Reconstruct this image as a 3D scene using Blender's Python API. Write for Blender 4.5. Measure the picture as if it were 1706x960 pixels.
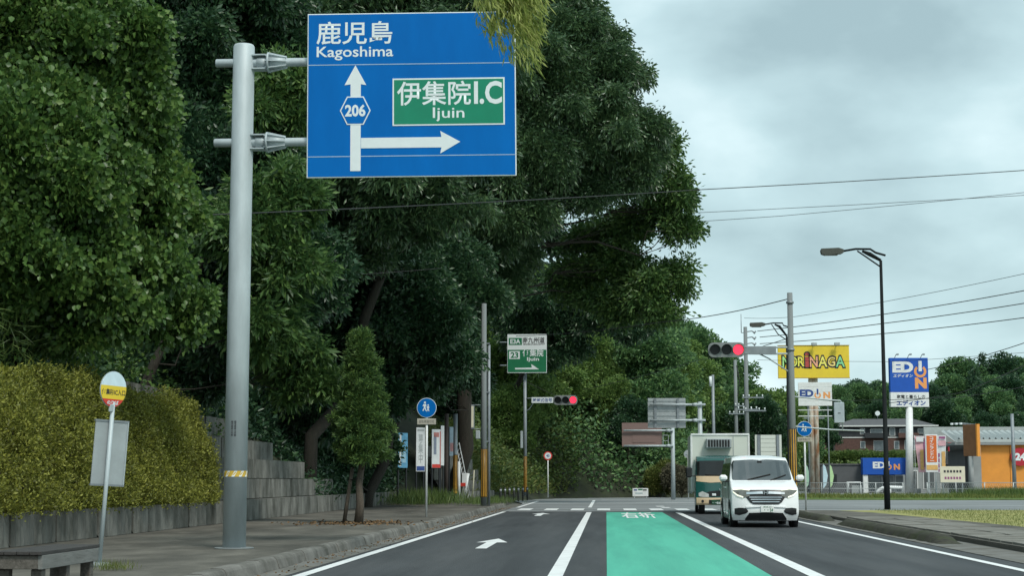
import bpy, bmesh, math, random
import numpy as np
from mathutils import Vector, Matrix
R = math.radians
random.seed(7); rng = np.random.default_rng(11)
for o in list(bpy.data.objects): bpy.data.objects.remove(o)
scn = bpy.context.scene
col = scn.collection

# ---------------------------------------------------------------- camera
F = 2700.0; CX, CY = 853.0, 480.0; VPX, VPY = 1010.0, 800.0
CAM = Vector((0, 0, 1.2))
pitch = math.atan((VPY-CY)/F); yaw = math.atan((VPX-CX)/math.hypot(F, VPY-CY))
cd = bpy.data.cameras.new('camera'); cam = bpy.data.objects.new('camera', cd); col.objects.link(cam)
cam.location = CAM; cam.rotation_euler = (R(90)+pitch, 0, yaw)
cd.sensor_width = 36; cd.lens = 36*F/1706; cd.clip_end = 6000; cd.clip_start = .05
scn.camera = cam
# ---------------------------------------------------------------- sky, sun, exposure
SUN_EL, SUN_AZ = R(52), R(150)          # azimuth clockwise from +Y: behind the viewer, to the right
w = bpy.data.worlds.new('World'); scn.world = w; w.use_nodes = True
nt = w.node_tree; nt.nodes.clear()
def N(nt, t, **k):
    n = nt.nodes.new(t)
    for a, b in k.items():
        if a.startswith('i_'):
            key = a[2:]; key = int(key) if key.isdigit() else key.replace('_', ' ')
            n.inputs[key].default_value = b
        else: setattr(n, a, b)
    return n
def ramp(nt, stops, interp='LINEAR'):
    n = nt.nodes.new('ShaderNodeValToRGB'); e = n.color_ramp.elements; n.color_ramp.interpolation = interp
    while len(e) > 1: e.remove(e[-1])
    e[0].position = stops[0][0]; e[0].color = (*stops[0][1], 1)
    for p, c in stops[1:]:
        x = e.new(p); x.color = (*c, 1)
    return n
lk = nt.links.new
sky = N(nt, 'ShaderNodeTexSky', sky_type='NISHITA', sun_disc=False, sun_elevation=SUN_EL, sun_rotation=SUN_AZ)
sky.air_density = 1.2; sky.dust_density = 3
tc = N(nt, 'ShaderNodeTexCoord')
mp = N(nt, 'ShaderNodeMapping'); mp.inputs['Scale'].default_value = (1, 1, 1.9); mp.inputs['Location'].default_value = (.37, .1, .2)
n1 = N(nt, 'ShaderNodeTexNoise', i_Scale=5.2, i_Detail=6.0, i_Roughness=.48, i_Distortion=.1)
n2 = N(nt, 'ShaderNodeTexNoise', i_Scale=1.9, i_Detail=3.0)
lk(tc.outputs['Generated'], mp.inputs[0]); lk(mp.outputs[0], n1.inputs['Vector']); lk(mp.outputs[0], n2.inputs['Vector'])
ad = N(nt, 'ShaderNodeMath', operation='ADD'); lk(n1.outputs[0], ad.inputs[0]); lk(n2.outputs[0], ad.inputs[1])
rp = ramp(nt, [(.40, (.25, .35, .375)), (.49, (.38, .51, .535)), (.58, (.58, .705, .725))])
ml = N(nt, 'ShaderNodeMath', operation='MULTIPLY', i_1=.5); lk(ad.outputs[0], ml.inputs[0]); lk(ml.outputs[0], rp.inputs[0])
sc_ = N(nt, 'ShaderNodeVectorMath', operation='SCALE'); sc_.inputs['Scale'].default_value = .07; lk(sky.outputs[0], sc_.inputs[0])
mx = N(nt, 'ShaderNodeMix', data_type='RGBA'); mx.inputs[0].default_value = .88
lk(sc_.outputs[0], mx.inputs[6]); lk(rp.outputs[0], mx.inputs[7])
bg = N(nt, 'ShaderNodeBackground', i_Strength=1.0); wo = N(nt, 'ShaderNodeOutputWorld')
lk(mx.outputs[2], bg.inputs[0]); lk(bg.outputs[0], wo.inputs[0])
sl = bpy.data.lights.new('sun', 'SUN'); sl.energy = 1.5; sl.angle = R(14); sl.color = (1, .96, .88)
so = bpy.data.objects.new('sun', sl); col.objects.link(so)
sd = Vector((math.sin(SUN_AZ)*math.cos(SUN_EL), math.cos(SUN_AZ)*math.cos(SUN_EL), math.sin(SUN_EL)))
so.rotation_euler = sd.to_track_quat('Z', 'Y').to_euler(); so.location = (20, -20, 40)
scn.view_settings.view_transform = 'Standard'; scn.view_settings.look = 'None'
scn.view_settings.exposure = 0.75; scn.view_settings.gamma = 1
scn.cycles.max_bounces = 6; scn.cycles.transparent_max_bounces = 8; scn.cycles.use_denoising = True

# ---------------------------------------------------------------- helpers
CR = cam.rotation_euler.to_matrix()
def ray(px, py): return (CR @ Vector(((px-CX)/F, (CY-py)/F, -1)))
def at(px, py, Y):                       # the point seen at a pixel, Y metres ahead
    d = ray(px, py); return CAM + d*(Y/d.y)
def gnd(px, py, z=0.0):                  # the point of a level surface seen at a pixel
    d = ray(px, py); return CAM + d*((z-CAM.z)/d.z)
def ppm(Y): return F/Y                   # pixels for one metre, Y metres ahead

def tag(o, label=None, cat=None, group=None, kind=None):
    if label: o['label'] = label
    if cat: o['category'] = cat
    if group: o['group'] = group
    if kind: o['kind'] = kind
    return o
def empty(name, loc, rz=0, label=None, cat=None, group=None, rot=None):
    o = bpy.data.objects.new(name, None); col.objects.link(o); o.location = loc
    o.rotation_euler = rot if rot else (0, 0, rz); o.empty_display_size = .2
    return tag(o, label, cat, group)
def link(name, me, m=None, parent=None):
    if m is not None and len(me.materials) == 0: me.materials.append(m)
    o = bpy.data.objects.new(name, me); col.objects.link(o); o.parent = parent
    return o
def np_mesh(name, V, T, smooth=False):
    V = np.asarray(V, dtype=np.float32); T = np.asarray(T, dtype=np.int32)
    k = T.shape[1]; me = bpy.data.meshes.new(name)
    me.vertices.add(len(V)); me.vertices.foreach_set('co', V.ravel())
    me.loops.add(T.size); me.loops.foreach_set('vertex_index', T.ravel())
    me.polygons.add(len(T)); me.polygons.foreach_set('loop_start', np.arange(0, T.size, k, dtype=np.int32))
    try: me.polygons.foreach_set('loop_total', np.full(len(T), k, dtype=np.int32))
    except Exception: pass
    me.update(calc_edges=True)
    if smooth: me.polygons.foreach_set('use_smooth', np.ones(len(T), dtype=bool))
    return me
class MB:
    def __init__(s): s.v = []; s.f = []; s.sm = []
    def add(s, vs, fs, smooth=False):
        b = len(s.v); s.v += [tuple(x) for x in vs]
        for f in fs: s.f.append(tuple(b+i for i in f)); s.sm.append(smooth)
        return s
    def box(s, c, d, rz=0, bev=0):
        cx, cy, cz = c; x, y, z = d[0]/2, d[1]/2, d[2]/2
        if bev:
            b = min(bev, x*.9, y*.9, z*.9); vs = []; 
            for sx in (-1, 1):
                for sy in (-1, 1):
                    for sz in (-1, 1):
                        vs += [(sx*(x-b), sy*y if 0 else sy*(y-b), sz*z), (sx*(x-b), sy*y, sz*(z-b)), (sx*x, sy*(y-b), sz*(z-b))]
            bm = bmesh.new(); bv = [bm.verts.new(v) for v in vs]
            bmesh.ops.convex_hull(bm, input=bv); bm.verts.index_update()
            vs = [v.co[:] for v in bm.verts]; fs = [[v.index for v in f.verts] for f in bm.faces]; bm.free()
        else:
            vs = [(sx*x, sy*y, sz*z) for sx in (-1, 1) for sy in (-1, 1) for sz in (-1, 1)]
            fs = [(0, 1, 3, 2), (4, 6, 7, 5), (0, 4, 5, 1), (2, 3, 7, 6), (0, 2, 6, 4), (1, 5, 7, 3)]
        ca, sa = math.cos(rz), math.sin(rz)
        return s.add([(cx+a*ca-b_*sa, cy+a*sa+b_*ca, cz+c_) for a, b_, c_ in vs], fs)
    def tube(s, pts, r, n=10, cap=True):
        pts = [Vector(p) for p in pts]; rs = r if isinstance(r, (list, tuple)) else [r]*len(pts)
        vs = []; fs = []; up = None
        for i, p in enumerate(pts):
            t = (pts[min(i+1, len(pts)-1)]-pts[max(i-1, 0)]).normalized()
            if up is None or abs(t.dot(up)) > .95: up = Vector((0, 0, 1)) if abs(t.z) < .9 else Vector((0, 1, 0))
            a = t.cross(up).normalized(); b = t.cross(a)
            for k in range(n):
                an = 2*math.pi*k/n; vs.append(p+(a*math.cos(an)+b*math.sin(an))*rs[i])
        for i in range(len(pts)-1):
            for k in range(n):
                fs.append((i*n+k, i*n+(k+1) % n, (i+1)*n+(k+1) % n, (i+1)*n+k))
        s.add(vs, fs, n > 5)
        if cap:
            b0 = len(s.v)-len(vs)
            s.f.append(tuple(b0+k for k in reversed(range(n)))); s.sm.append(False)
            s.f.append(tuple(b0+len(vs)-n+k for k in range(n))); s.sm.append(False)
        return s
    def disc(s, c, r, t, n=28, ry=None, axis='Y'):     # a round plate facing -Y, thickness t behind
        cx, cy, cz = c; ry = ry or r
        ring = [(math.cos(2*math.pi*k/n)*r, math.sin(2*math.pi*k/n)*ry) for k in range(n)]
        return s.prism([(cx+a, cz+b) for a, b in ring], cy, cy+t)
    def prism(s, xz, y0, y1):                # polygon in the x-z plane, facing -Y
        n = len(xz); vs = [(a, y0, b) for a, b in xz]+[(a, y1, b) for a, b in xz]
        fs = [tuple(range(n)), tuple(reversed(range(n, 2*n)))]+[(i, n+i, n+(i+1) % n, (i+1) % n) for i in range(n)]
        return s.add(vs, fs)
    def flat(s, xy, z):                      # polygon on the ground
        return s.add([(a, b, z) for a, b in xy], [tuple(range(len(xy)))])
    def slab(s, xy, z0, z1):
        n = len(xy); vs = [(a, b, z0) for a, b in xy]+[(a, b, z1) for a, b in xy]
        return s.add(vs, [tuple(reversed(range(n))), tuple(range(n, 2*n))]+[(i, (i+1) % n, n+(i+1) % n, n+i) for i in range(n)])
    def build(s, name, m, parent=None, bevel=0):
        me = bpy.data.meshes.new(name); me.from_pydata(s.v, [], s.f); me.update()
        me.polygons.foreach_set('use_smooth', s.sm)
        bm = bmesh.new(); bm.from_mesh(me); bmesh.ops.recalc_face_normals(bm, faces=bm.faces); bm.to_mesh(me); bm.free()
        return link(name, me, m, parent)

# ---- materials
MATS = {}
def mat(name, c, rough=.6, var=.12, scale=6, bump=0, metal=0, spec=.4, dirt=None, dscale=2.0, damt=.5, coat=0, emis=None, stretch=None, bscale=None):
    if name in MATS: return MATS[name]
    m = bpy.data.materials.new(name); m.use_nodes = True; nt = m.node_tree; p = nt.nodes['Principled BSDF']; l = nt.links.new
    p.inputs['Roughness'].default_value = rough; p.inputs['Metallic'].default_value = metal
    p.inputs['Specular IOR Level'].default_value = spec; p.inputs['Coat Weight'].default_value = coat
    t = N(nt, 'ShaderNodeTexCoord'); oi = N(nt, 'ShaderNodeObjectInfo'); va = N(nt, 'ShaderNodeVectorMath', operation='ADD'); l(t.outputs['Object'], va.inputs[0]); l(oi.outputs['Location'], va.inputs[1]); src = va.outputs[0]
    if stretch:
        q = N(nt, 'ShaderNodeMapping'); q.inputs['Scale'].default_value = stretch; l(src, q.inputs[0]); src = q.outputs[0]
    n = N(nt, 'ShaderNodeTexNoise', i_Scale=float(scale), i_Detail=6.0, i_Roughness=.6); l(src, n.inputs['Vector'])
    lo = tuple(max(0, x*(1-var)) for x in c); hi = tuple(min(1, x*(1+var)) for x in c)
    r = ramp(nt, [(.3, lo), (.7, hi)]); l(n.outputs[0], r.inputs[0]); out = r.outputs[0]
    if dirt:
        n2 = N(nt, 'ShaderNodeTexNoise', i_Scale=float(dscale), i_Detail=8.0, i_Roughness=.65); l(src, n2.inputs['Vector'])
        r2 = ramp(nt, [(.42, (0, 0, 0)), (.68, (damt,)*3)]); l(n2.outputs[0], r2.inputs[0])
        x = N(nt, 'ShaderNodeMix', data_type='RGBA'); l(r2.outputs[0], x.inputs[0]); l(out, x.inputs[6]); x.inputs[7].default_value = (*dirt, 1); out = x.outputs[2]
    l(out, p.inputs['Base Color'])
    if bump:
        b = N(nt, 'ShaderNodeBump', i_Strength=bump, i_Distance=.02)
        n3 = N(nt, 'ShaderNodeTexNoise', i_Scale=float(bscale or scale*4), i_Detail=5.0); l(src, n3.inputs['Vector'])
        l(n3.outputs[0], b.inputs['Height']); l(b.outputs[0], p.inputs['Normal'])
    if emis:
        p.inputs['Emission Color'].default_value = (*emis[0], 1); p.inputs['Emission Strength'].default_value = emis[1]
    MATS[name] = m; return m
def leafmat(name, stops, rough=.5, trans=.28, spec=.35, nscale=.35):
    m = bpy.data.materials.new(name); m.use_nodes = True; nt = m.node_tree; p = nt.nodes['Principled BSDF']; l = nt.links.new
    g = N(nt, 'ShaderNodeNewGeometry'); t = N(nt, 'ShaderNodeTexCoord')
    n = N(nt, 'ShaderNodeTexNoise', i_Scale=nscale, i_Detail=3.0); l(t.outputs['Object'], n.inputs['Vector'])
    a = N(nt, 'ShaderNodeMath', operation='MULTIPLY_ADD', i_1=.55); l(g.outputs['Random Per Island'], a.inputs[0])
    b = N(nt, 'ShaderNodeMath', operation='MULTIPLY', i_1=.45); l(n.outputs[0], b.inputs[0]); l(b.outputs[0], a.inputs[2])
    r = ramp(nt, stops); l(a.outputs[0], r.inputs[0]); l(r.outputs[0], p.inputs['Base Color'])
    p.inputs['Roughness'].default_value = rough; p.inputs['Specular IOR Level'].default_value = spec
    tr = N(nt, 'ShaderNodeBsdfTranslucent'); mxs = N(nt, 'ShaderNodeMixShader', i_0=trans)
    l(r.outputs[0], tr.inputs[0]); l(p.outputs[0], mxs.inputs[1]); l(tr.outputs[0], mxs.inputs[2])
    l(mxs.outputs[0], nt.nodes['Material Output'].inputs[0])
    MATS[name] = m; return m
def dark(c, k): return tuple(x*k for x in c)
M_asphalt = mat('asphalt_new', (.042, .047, .052), .8, .3, 1.4, .5, dirt=(.085, .09, .094), dscale=.9, damt=.75, bscale=120, stretch=(1, .07, 1), spec=.35)
M_old = mat('asphalt_old', (.17, .185, .19), .85, .3, .8, .3, dirt=(.32, .34, .345), dscale=.25, damt=.7, bscale=60, stretch=(.35, 1, 1), spec=.3)
M_paint = mat('road_paint', (.76, .78, .78), .6, .06, 3, .15, dirt=(.42, .43, .43), dscale=2.5, damt=.35, bscale=80)
M_green = mat('green_paint', (.075, .42, .30), .75, .10, 1.2, .2, dirt=(.045, .30, .225), dscale=1.8, damt=.75, bscale=90, stretch=(1, .06, 1))
M_walk = mat('pavement_stone', (.125, .118, .10), .9, .35, 1.6, .5, dirt=(.045, .043, .036), dscale=.55, damt=.95, bscale=40, stretch=(1, .45, 1))
M_kerb = mat('kerb_concrete', (.17, .165, .15), .9, .3, 2.5, .5, dirt=(.045, .045, .034), dscale=1.3, damt=.85, bscale=25)
M_gutter = mat('gutter_concrete', (.16, .16, .15), .9, .25, 2, .3, dirt=(.08, .07, .05), dscale=1.5, damt=.8)
M_moss = mat('mossy_concrete', (.038, .036, .026), .95, .5, 5, 1.0, dirt=(.03, .04, .012), dscale=2.5, damt=.9, bscale=9)
M_block = mat('block_concrete', (.18, .18, .162), .92, .35, 3, .8, dirt=(.055, .057, .046), dscale=1.7, damt=.95, bscale=22, stretch=(1, 1, .45))
M_galv = mat('galvanised_steel', (.43, .49, .51), .55, .14, 5, .05, metal=.15, dirt=(.31, .35, .36), dscale=3, damt=.5, stretch=(1, 1, .25))
M_steel = mat('grey_steel', (.23, .26, .28), .5, .15, 4, metal=.3)
M_signback = mat('sign_back', (.38, .42, .43), .5, .1, 4, metal=.3, dirt=(.3, .32, .33), dscale=3)
M_white = mat('white_paint', (.74, .76, .76), .45, .05, 5, dirt=(.5, .5, .47), dscale=4, damt=.35)
M_refl = mat('sign_white', (.70, .76, .77), .4, .03, 8)
M_blue = mat('sign_blue', (.0, .135, .46), .6, .05, 3, dirt=(.0, .10, .36), dscale=1.2, damt=.5, spec=.1, stretch=(1, 1, .3))
M_signgreen = mat('sign_green', (.0, .21, .115), .4, .06, 4)
M_hwgreen = mat('expressway_green', (.012, .16, .07), .45, .08, 4)
M_black = mat('black_paint', (.018, .02, .022), .4, .2, 5)
M_rubber = mat('rubber', (.02, .02, .02), .8, .2, 8)
M_yellow = mat('yellow_paint', (.78, .58, .04), .45, .08, 4, dirt=(.6, .42, .05), damt=.4)
M_amber = mat('amber_band', (.62, .33, .04), .5, .15, 5)
M_red = mat('red_paint', (.60, .05, .035), .45, .08, 5)
M_darkred = mat('crimson_paint', (.42, .02, .035), .5, .1, 4)
M_orange = mat('orange_wall', (.72, .29, .045), .6, .08, 1.2, dirt=(.6, .24, .05), dscale=.8, damt=.4)
M_orange2 = mat('orange_print', (.78, .33, .10), .5, .08, 6)
M_eblue = mat('store_blue', (.01, .085, .42), .4, .06, 2)
M_brown = mat('brown_back', (.22, .15, .135), .6, .1, 2, dirt=(.17, .11, .10), damt=.5)
M_conc = mat('concrete_pole', (.20, .225, .23), .85, .15, 4, .2, dirt=(.13, .145, .145), dscale=2, stretch=(1, 1, .2))
M_wood = mat('weathered_wood', (.13, .12, .105), .85, .35, 6, .5, dirt=(.06, .055, .045), dscale=4, damt=.7, stretch=(8, 1, 8))
M_bark = mat('bark', (.11, .09, .07), .9, .4, 6, .8, stretch=(6, 6, 1), dirt=(.05, .045, .035), damt=.6)
M_wire = mat('wire', (.03, .032, .034), .6, .1)
M_darkpole = mat('dark_pole', (.010, .013, .014), .75, .2, 5, spec=.15)
M_housing = mat('signal_housing', (.20, .22, .22), .5, .1, 6)
M_lensoff = mat('lens_off', (.010, .012, .012), .35, .2, 20, spec=.3)
M_lensred = mat('lens_red', (.8, .02, .03), .3, .0, 4, emis=((1, .02, .05), 1.6))
M_van = mat('pearl_white', (.80, .82, .82), .22, .01, 3, coat=.6, spec=.5)
M_tglass = mat('truck_windscreen', (.012, .014, .014), .05, .1, 2, spec=.5)
M_glass = mat('windscreen', (.025, .032, .034), .04, .1, 2, spec=1.0, coat=1.0)
M_sideglass = mat('privacy_glass', (.012, .015, .016), .06, .1, 2, spec=.7)
M_chrome = mat('chrome', (.72, .74, .75), .15, .02, metal=1)
M_blackplast = mat('black_plastic', (.016, .017, .018), .35, .1)
M_lamp = mat('headlamp', (.55, .57, .56), .1, .2, 12, spec=.8, coat=1)
M_lampdark = mat('headlamp_inner', (.12, .12, .10), .1, .3, 14, spec=.8, coat=1)
M_drl = mat('running_light', (.85, .88, .72), .3, .03, emis=((1, 1, .80), .35))
M_plate = mat('number_plate', (.75, .77, .75), .5, .03)
M_cabgreen = mat('cab_green', (.012, .085, .075), .25, .05, coat=.6)
M_beige = mat('cab_beige', (.62, .47, .30), .35, .05, coat=.4)
M_boxwhite = mat('box_white', (.62, .66, .60), .45, .05, 2, dirt=(.5, .52, .47), dscale=2, damt=.4)
M_lens = mat('lens_clear', (.5, .52, .5), .2, .1)
M_ink = mat('ink_black', (.03, .03, .035), .6, .1)
M_inkblue = mat('ink_blue', (.03, .07, .25), .6, .1)
M_purple = mat('ink_plum', (.28, .08, .20), .6, .1)
M_pink = mat('banner_pink', (.72, .42, .46), .7, .12, 4)
M_banner = mat('banner_white', (.68, .70, .71), .7, .08, 5)
M_bannerb = mat('banner_blue', (.12, .34, .52), .6, .2, 5)
M_grass_ground = mat('lawn', (.26, .265, .085), .95, .35, .9, .6, dirt=(.34, .30, .12), dscale=.45, damt=.8, bscale=18)
M_verge = mat('verge', (.10, .16, .04), .95, .35, 1.2, .6, bscale=14)
M_ground = mat('ground_earth', (.12, .12, .10), .95, .3, .5, .3)
M_soil = mat('hill_soil', (.024, .028, .017), .95, .5, .8, .6, dirt=(.03, .045, .015), dscale=1.3, damt=.8)
M_lot = mat('car_park', (.22, .23, .23), .9, .2, .6)
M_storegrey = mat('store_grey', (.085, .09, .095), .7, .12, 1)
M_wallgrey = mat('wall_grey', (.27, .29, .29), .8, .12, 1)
M_brick = mat('brick_cladding', (.105, .058, .048), .85, .25, 3)
M_slate = mat('slate_roof', (.085, .085, .09), .75, .2, 2)
M_dark = mat('dark_cladding', (.03, .034, .038), .7, .2, 2)
M_winframe = mat('window_frame', (.62, .63, .62), .5, .05)
M_pane = mat('window_pane', (.10, .12, .13), .08, .3, 2, spec=.8)
M_roofmetal = mat('metal_roof', (.42, .45, .44), .45, .08, 2, metal=.3)
M_rust = mat('rust_paint', (.55, .52, .44), .7, .1, 5, dirt=(.30, .11, .03), dscale=2.2, damt=.95, stretch=(1, 1, .35))
M_cream = mat('cream_board', (.66, .62, .48), .6, .06, 3)
M_net = mat('fence_wire', (.42, .45, .45), .5, .1, metal=.4)
M_litter = mat('dead_leaves', (.16, .10, .05), .9, .4, 20)
# foliage
L_kudzu = leafmat('leaf_vine', [(.10, (0.028, 0.061, 0.019)), (.38, (0.062, 0.133, 0.033)), (.62, (0.108, 0.202, 0.045)), (.86, (0.180, 0.268, 0.064)), (.97, (0.252, 0.229, 0.060))], .42, .32, .45, .6)
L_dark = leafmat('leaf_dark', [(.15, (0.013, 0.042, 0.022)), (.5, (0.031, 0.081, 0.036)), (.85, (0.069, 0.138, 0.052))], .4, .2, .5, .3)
L_mid = leafmat('leaf_mid', [(.15, (0.029, 0.073, 0.024)), (.5, (0.073, 0.154, 0.043)), (.85, (0.154, 0.251, 0.062))], .45, .28, .45, .3)
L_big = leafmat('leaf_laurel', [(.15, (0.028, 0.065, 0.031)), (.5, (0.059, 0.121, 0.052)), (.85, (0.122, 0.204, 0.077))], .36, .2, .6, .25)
L_sun = leafmat('leaf_light', [(.15, (0.048, 0.088, 0.025)), (.5, (0.098, 0.158, 0.041)), (.88, (0.189, 0.253, 0.071))], .45, .3, .4, .4)
L_hedge = leafmat('leaf_hedge', [(.10, (0.074, 0.068, 0.018)), (.32, (0.129, 0.146, 0.028)), (.6, (0.239, 0.255, 0.044)), (.9, (0.386, 0.395, 0.075))], .5, .3, .35, 1.6)
L_topi = leafmat('leaf_yew', [(.15, (0.026, 0.064, 0.023)), (.5, (0.066, 0.134, 0.035)), (.88, (0.161, 0.250, 0.057))], .5, .2, .35, 1.2)
L_bamboo = leafmat('leaf_bamboo', [(.1, (.16, .22, .05)), (.5, (.32, .38, .09)), (.9, (.55, .56, .20))], .45, .45, .35, 1.5)
L_weed = leafmat('leaf_weed', [(.1, (0.062, 0.100, 0.025)), (.5, (0.138, 0.175, 0.044)), (.8, (0.237, 0.237, 0.075)), (.95, (0.350, 0.288, 0.125))], .6, .3, .25, .5)
L_far = leafmat('leaf_far', [(.15, (0.046, 0.103, 0.045)), (.5, (0.089, 0.185, 0.070)), (.85, (0.189, 0.313, 0.100))], .5, .2, .35, .12)
L_far2 = leafmat('leaf_far_light', [(.15, (0.062, 0.123, 0.039)), (.5, (0.132, 0.228, 0.057)), (.85, (0.239, 0.347, 0.090))], .5, .22, .35, .15)
L_conif = leafmat('leaf_conifer', [(.15, (0.021, 0.053, 0.032)), (.5, (0.041, 0.093, 0.046)), (.85, (0.084, 0.160, 0.063))], .5, .15, .3, .2)

# ---- lettering
def text(body, m, parent, x, y, z, w=None, h=None, bold=0.0, name='lettering', vertical=False, ground=False, shear=0):
    c = bpy.data.curves.new('t', 'FONT'); c.size = 1; c.resolution_u = 3; c.offset = bold; c.shear = shear
    c.align_x = 'CENTER'; c.space_line = .95
    c.body = '\n'.join(body) if vertical else body
    o = bpy.data.objects.new('t', c); col.objects.link(o)
    dg = bpy.context.evaluated_depsgraph_get(); me = bpy.data.meshes.new_from_object(o.evaluated_get(dg))
    bpy.data.objects.remove(o); bpy.data.curves.remove(c)
    n = len(me.vertices); a = np.empty(n*3, dtype=np.float32); me.vertices.foreach_get('co', a); a = a.reshape(-1, 3)
    mn, mxx = a.min(0), a.max(0); d = np.maximum(mxx-mn, 1e-6); a = a-(mn+mxx)/2
    sx = w/d[0] if w else h/d[1]; sy = h/d[1] if h else sx
    out = np.zeros_like(a)
    if ground: out[:, 0] = x+a[:, 0]*sx; out[:, 1] = y+a[:, 1]*sy; out[:, 2] = z
    else: out[:, 0] = x+a[:, 0]*sx; out[:, 1] = y; out[:, 2] = z+a[:, 1]*sy
    me.vertices.foreach_set('co', out.ravel()); me.update(); me.materials.clear()
    return link(name, me, m, parent)

# ---- leaves
def nrm(a): return a/np.maximum(np.linalg.norm(a, axis=1, keepdims=True), 1e-6)
def leaves(P, D, L, W, fold=.18, side=None):
    n = len(P); L = np.broadcast_to(np.asarray(L, float), (n,)); W = np.broadcast_to(np.asarray(W, float), (n,))
    D = nrm(D); r = rng.normal(size=(n, 3)) if side is None else side+rng.normal(size=(n, 3))*.45
    B = nrm(np.cross(D, r)); U = np.cross(B, D)
    mid = P+D*(L*.48)[:, None]
    V = np.stack([P, mid+B*(W/2)[:, None]+U*(W*fold)[:, None], P+D*L[:, None], mid-B*(W/2)[:, None]+U*(W*fold)[:, None]], 1).reshape(-1, 3)
    b = np.arange(n)*4
    T = np.stack([np.stack([b, b+1, b+2], 1), np.stack([b, b+2, b+3], 1)], 1).reshape(-1, 3)
    return V, T
def sph(n):
    a = rng.normal(size=(n, 3)); return nrm(a)
def cloud(lobes, per_m2, clump, m_leaf, L, W, droop=.3, outw=.7, rnd=.8, fill=.25, low=-.55, shell=(.78, 1.02), flat=.5, sub=0):
    """leaf clumps over the skin of a set of ellipsoids (cx,cy,cz,rx,ry,rz)"""
    PP = []; DD = []; LL = []; NN = []
    if sub:
        kids = []
        for (cx, cy, cz, rx, ry, rz) in lobes:
            kids.append((cx, cy, cz, rx*.78, ry*.78, rz*.78))
            for d in sph(sub):
                u = rng.uniform(.66, .98); q = rng.uniform(.18, .44)
                kids.append((cx+d[0]*rx*u, cy+d[1]*ry*u, cz+d[2]*rz*u, rx*q, ry*q, rz*q*.85))
        lobes = kids
    for (cx, cy, cz, rx, ry, rz) in lobes:
        area = 4*math.pi*((rx*ry)**1.6/3+(rx*rz)**1.6/3+(ry*rz)**1.6/3)**(1/1.6)
        k = max(4, int(area*per_m2)); d = sph(int(k*1.4)); d = d[d[:, 2] > low][:k]
        rr = rng.uniform(shell[0], shell[1], len(d))[:, None]
        C = np.array([cx, cy, cz])+d*rr*np.array([rx, ry, rz]); nn = nrm(d/np.array([rx, ry, rz]))
        C = np.repeat(C, m_leaf, 0); nn = np.repeat(nn, m_leaf, 0)
        off = rng.normal(size=C.shape)*clump; off -= nn*(np.sum(off*nn, 1)*flat)[:, None]
        PP.append(C+off); NN.append(nn)
        DD.append(nn*outw+rng.normal(size=C.shape)*rnd+off/clump*.5+np.array([0, 0, -droop])); LL.append(np.ones(len(C)))
        if fill:
            kf = int(k*m_leaf*fill); d = sph(kf); C = np.array([cx, cy, cz])+d*rng.uniform(.35, .75, kf)[:, None]*np.array([rx, ry, rz])
            PP.append(C); DD.append(rng.normal(size=C.shape)); NN.append(d); LL.append(np.full(kf, 1.9))
    P = np.concatenate(PP); D = np.concatenate(DD); s = np.concatenate(LL)*rng.uniform(.65, 1.3, len(P)); nn = np.concatenate(NN)
    side = np.cross(D, nn+np.array([0, 0, .8]))        # leaf blades face outward and up
    return leaves(P, D, L*s, W*s, side=side)
def join(parts):
    Vs = []; Ts = []; b = 0
    for V, T in parts: Vs.append(V); Ts.append(T+b); b += len(V)
    return np.concatenate(Vs), np.concatenate(Ts)
def limb_path(a, b, wob=.06, n=6):
    a = Vector(a); b = Vector(b); L = (b-a).length; pts = []
    for i in range(n+1):
        t = i/n; p = a.lerp(b, t)
        if 0 < i < n: p += Vector((random.gauss(0, 1), random.gauss(0, 1), random.gauss(0, .5)))*L*wob
        pts.append(p)
    return pts

# ---------------------------------------------------------------- terrain
def ss(a, b, x):
    t = min(1, max(0, (x-a)/(b-a))); return t*t*(3-2*t)
TOE = [(-30, -9.35), (71, -9.35), (78, -7.7), (90, -6.1), (100, -4.6), (106, -3.2), (113, 3.5), (118, 8.5), (130, 11), (260, 28), (460, 45)]
def toe(Y):
    for (a, xa), (b, xb) in zip(TOE, TOE[1:]):
        if Y <= b: return xa+(xb-xa)*(Y-a)/(b-a)
    return TOE[-1][1]
def hill(X, Y):
    d = toe(Y)-X; far = ss(95, 125, Y)
    if d > 0:
        near = .45+1.0*min(d, 6)+.6*max(0, min(d-6, 22)); fr = .15+.58*min(d, 14)+.28*max(0, min(d-14, 30))
        h = near*(1-far)+fr*far
    else: h = -.4
    r = ss(172, 235, Y)*4.3+ss(330, 430, Y)*9
    if X > toe(Y)-6 and r > .05: h = max(h, r*ss(toe(Y)-4, toe(Y)+6, X)+max(0, h)*(1-ss(toe(Y)-4, toe(Y)+6, X)))
    return h+(math.sin(X*.9+Y*.37)*math.cos(Y*.53-X*.21)*.18 if h > 0 else 0)
def hgt(X, Y): return max(0, hill(X, Y))
xs = np.concatenate([np.arange(-90, -24, 4.), np.arange(-24, 14, 1.0), np.arange(14, 150, 4.)])
ys = np.concatenate([np.arange(4, 125, 2.), np.arange(125, 480, 5.)])
V = [(x, y, hill(x, y)) for y in ys for x in xs]; nx = len(xs)
T = [(j*nx+i, j*nx+i+1, (j+1)*nx+i+1, (j+1)*nx+i) for j in range(len(ys)-1) for i in range(nx-1)]
tag(link('hills', np_mesh('hills', V, T, True), M_soil), kind='structure')
mb = MB(); mb.flat([(-3000, -40), (3000, -40), (3000, 5000), (-3000, 5000)], -.06); tag(mb.build('ground', M_ground), kind='structure')

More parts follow.
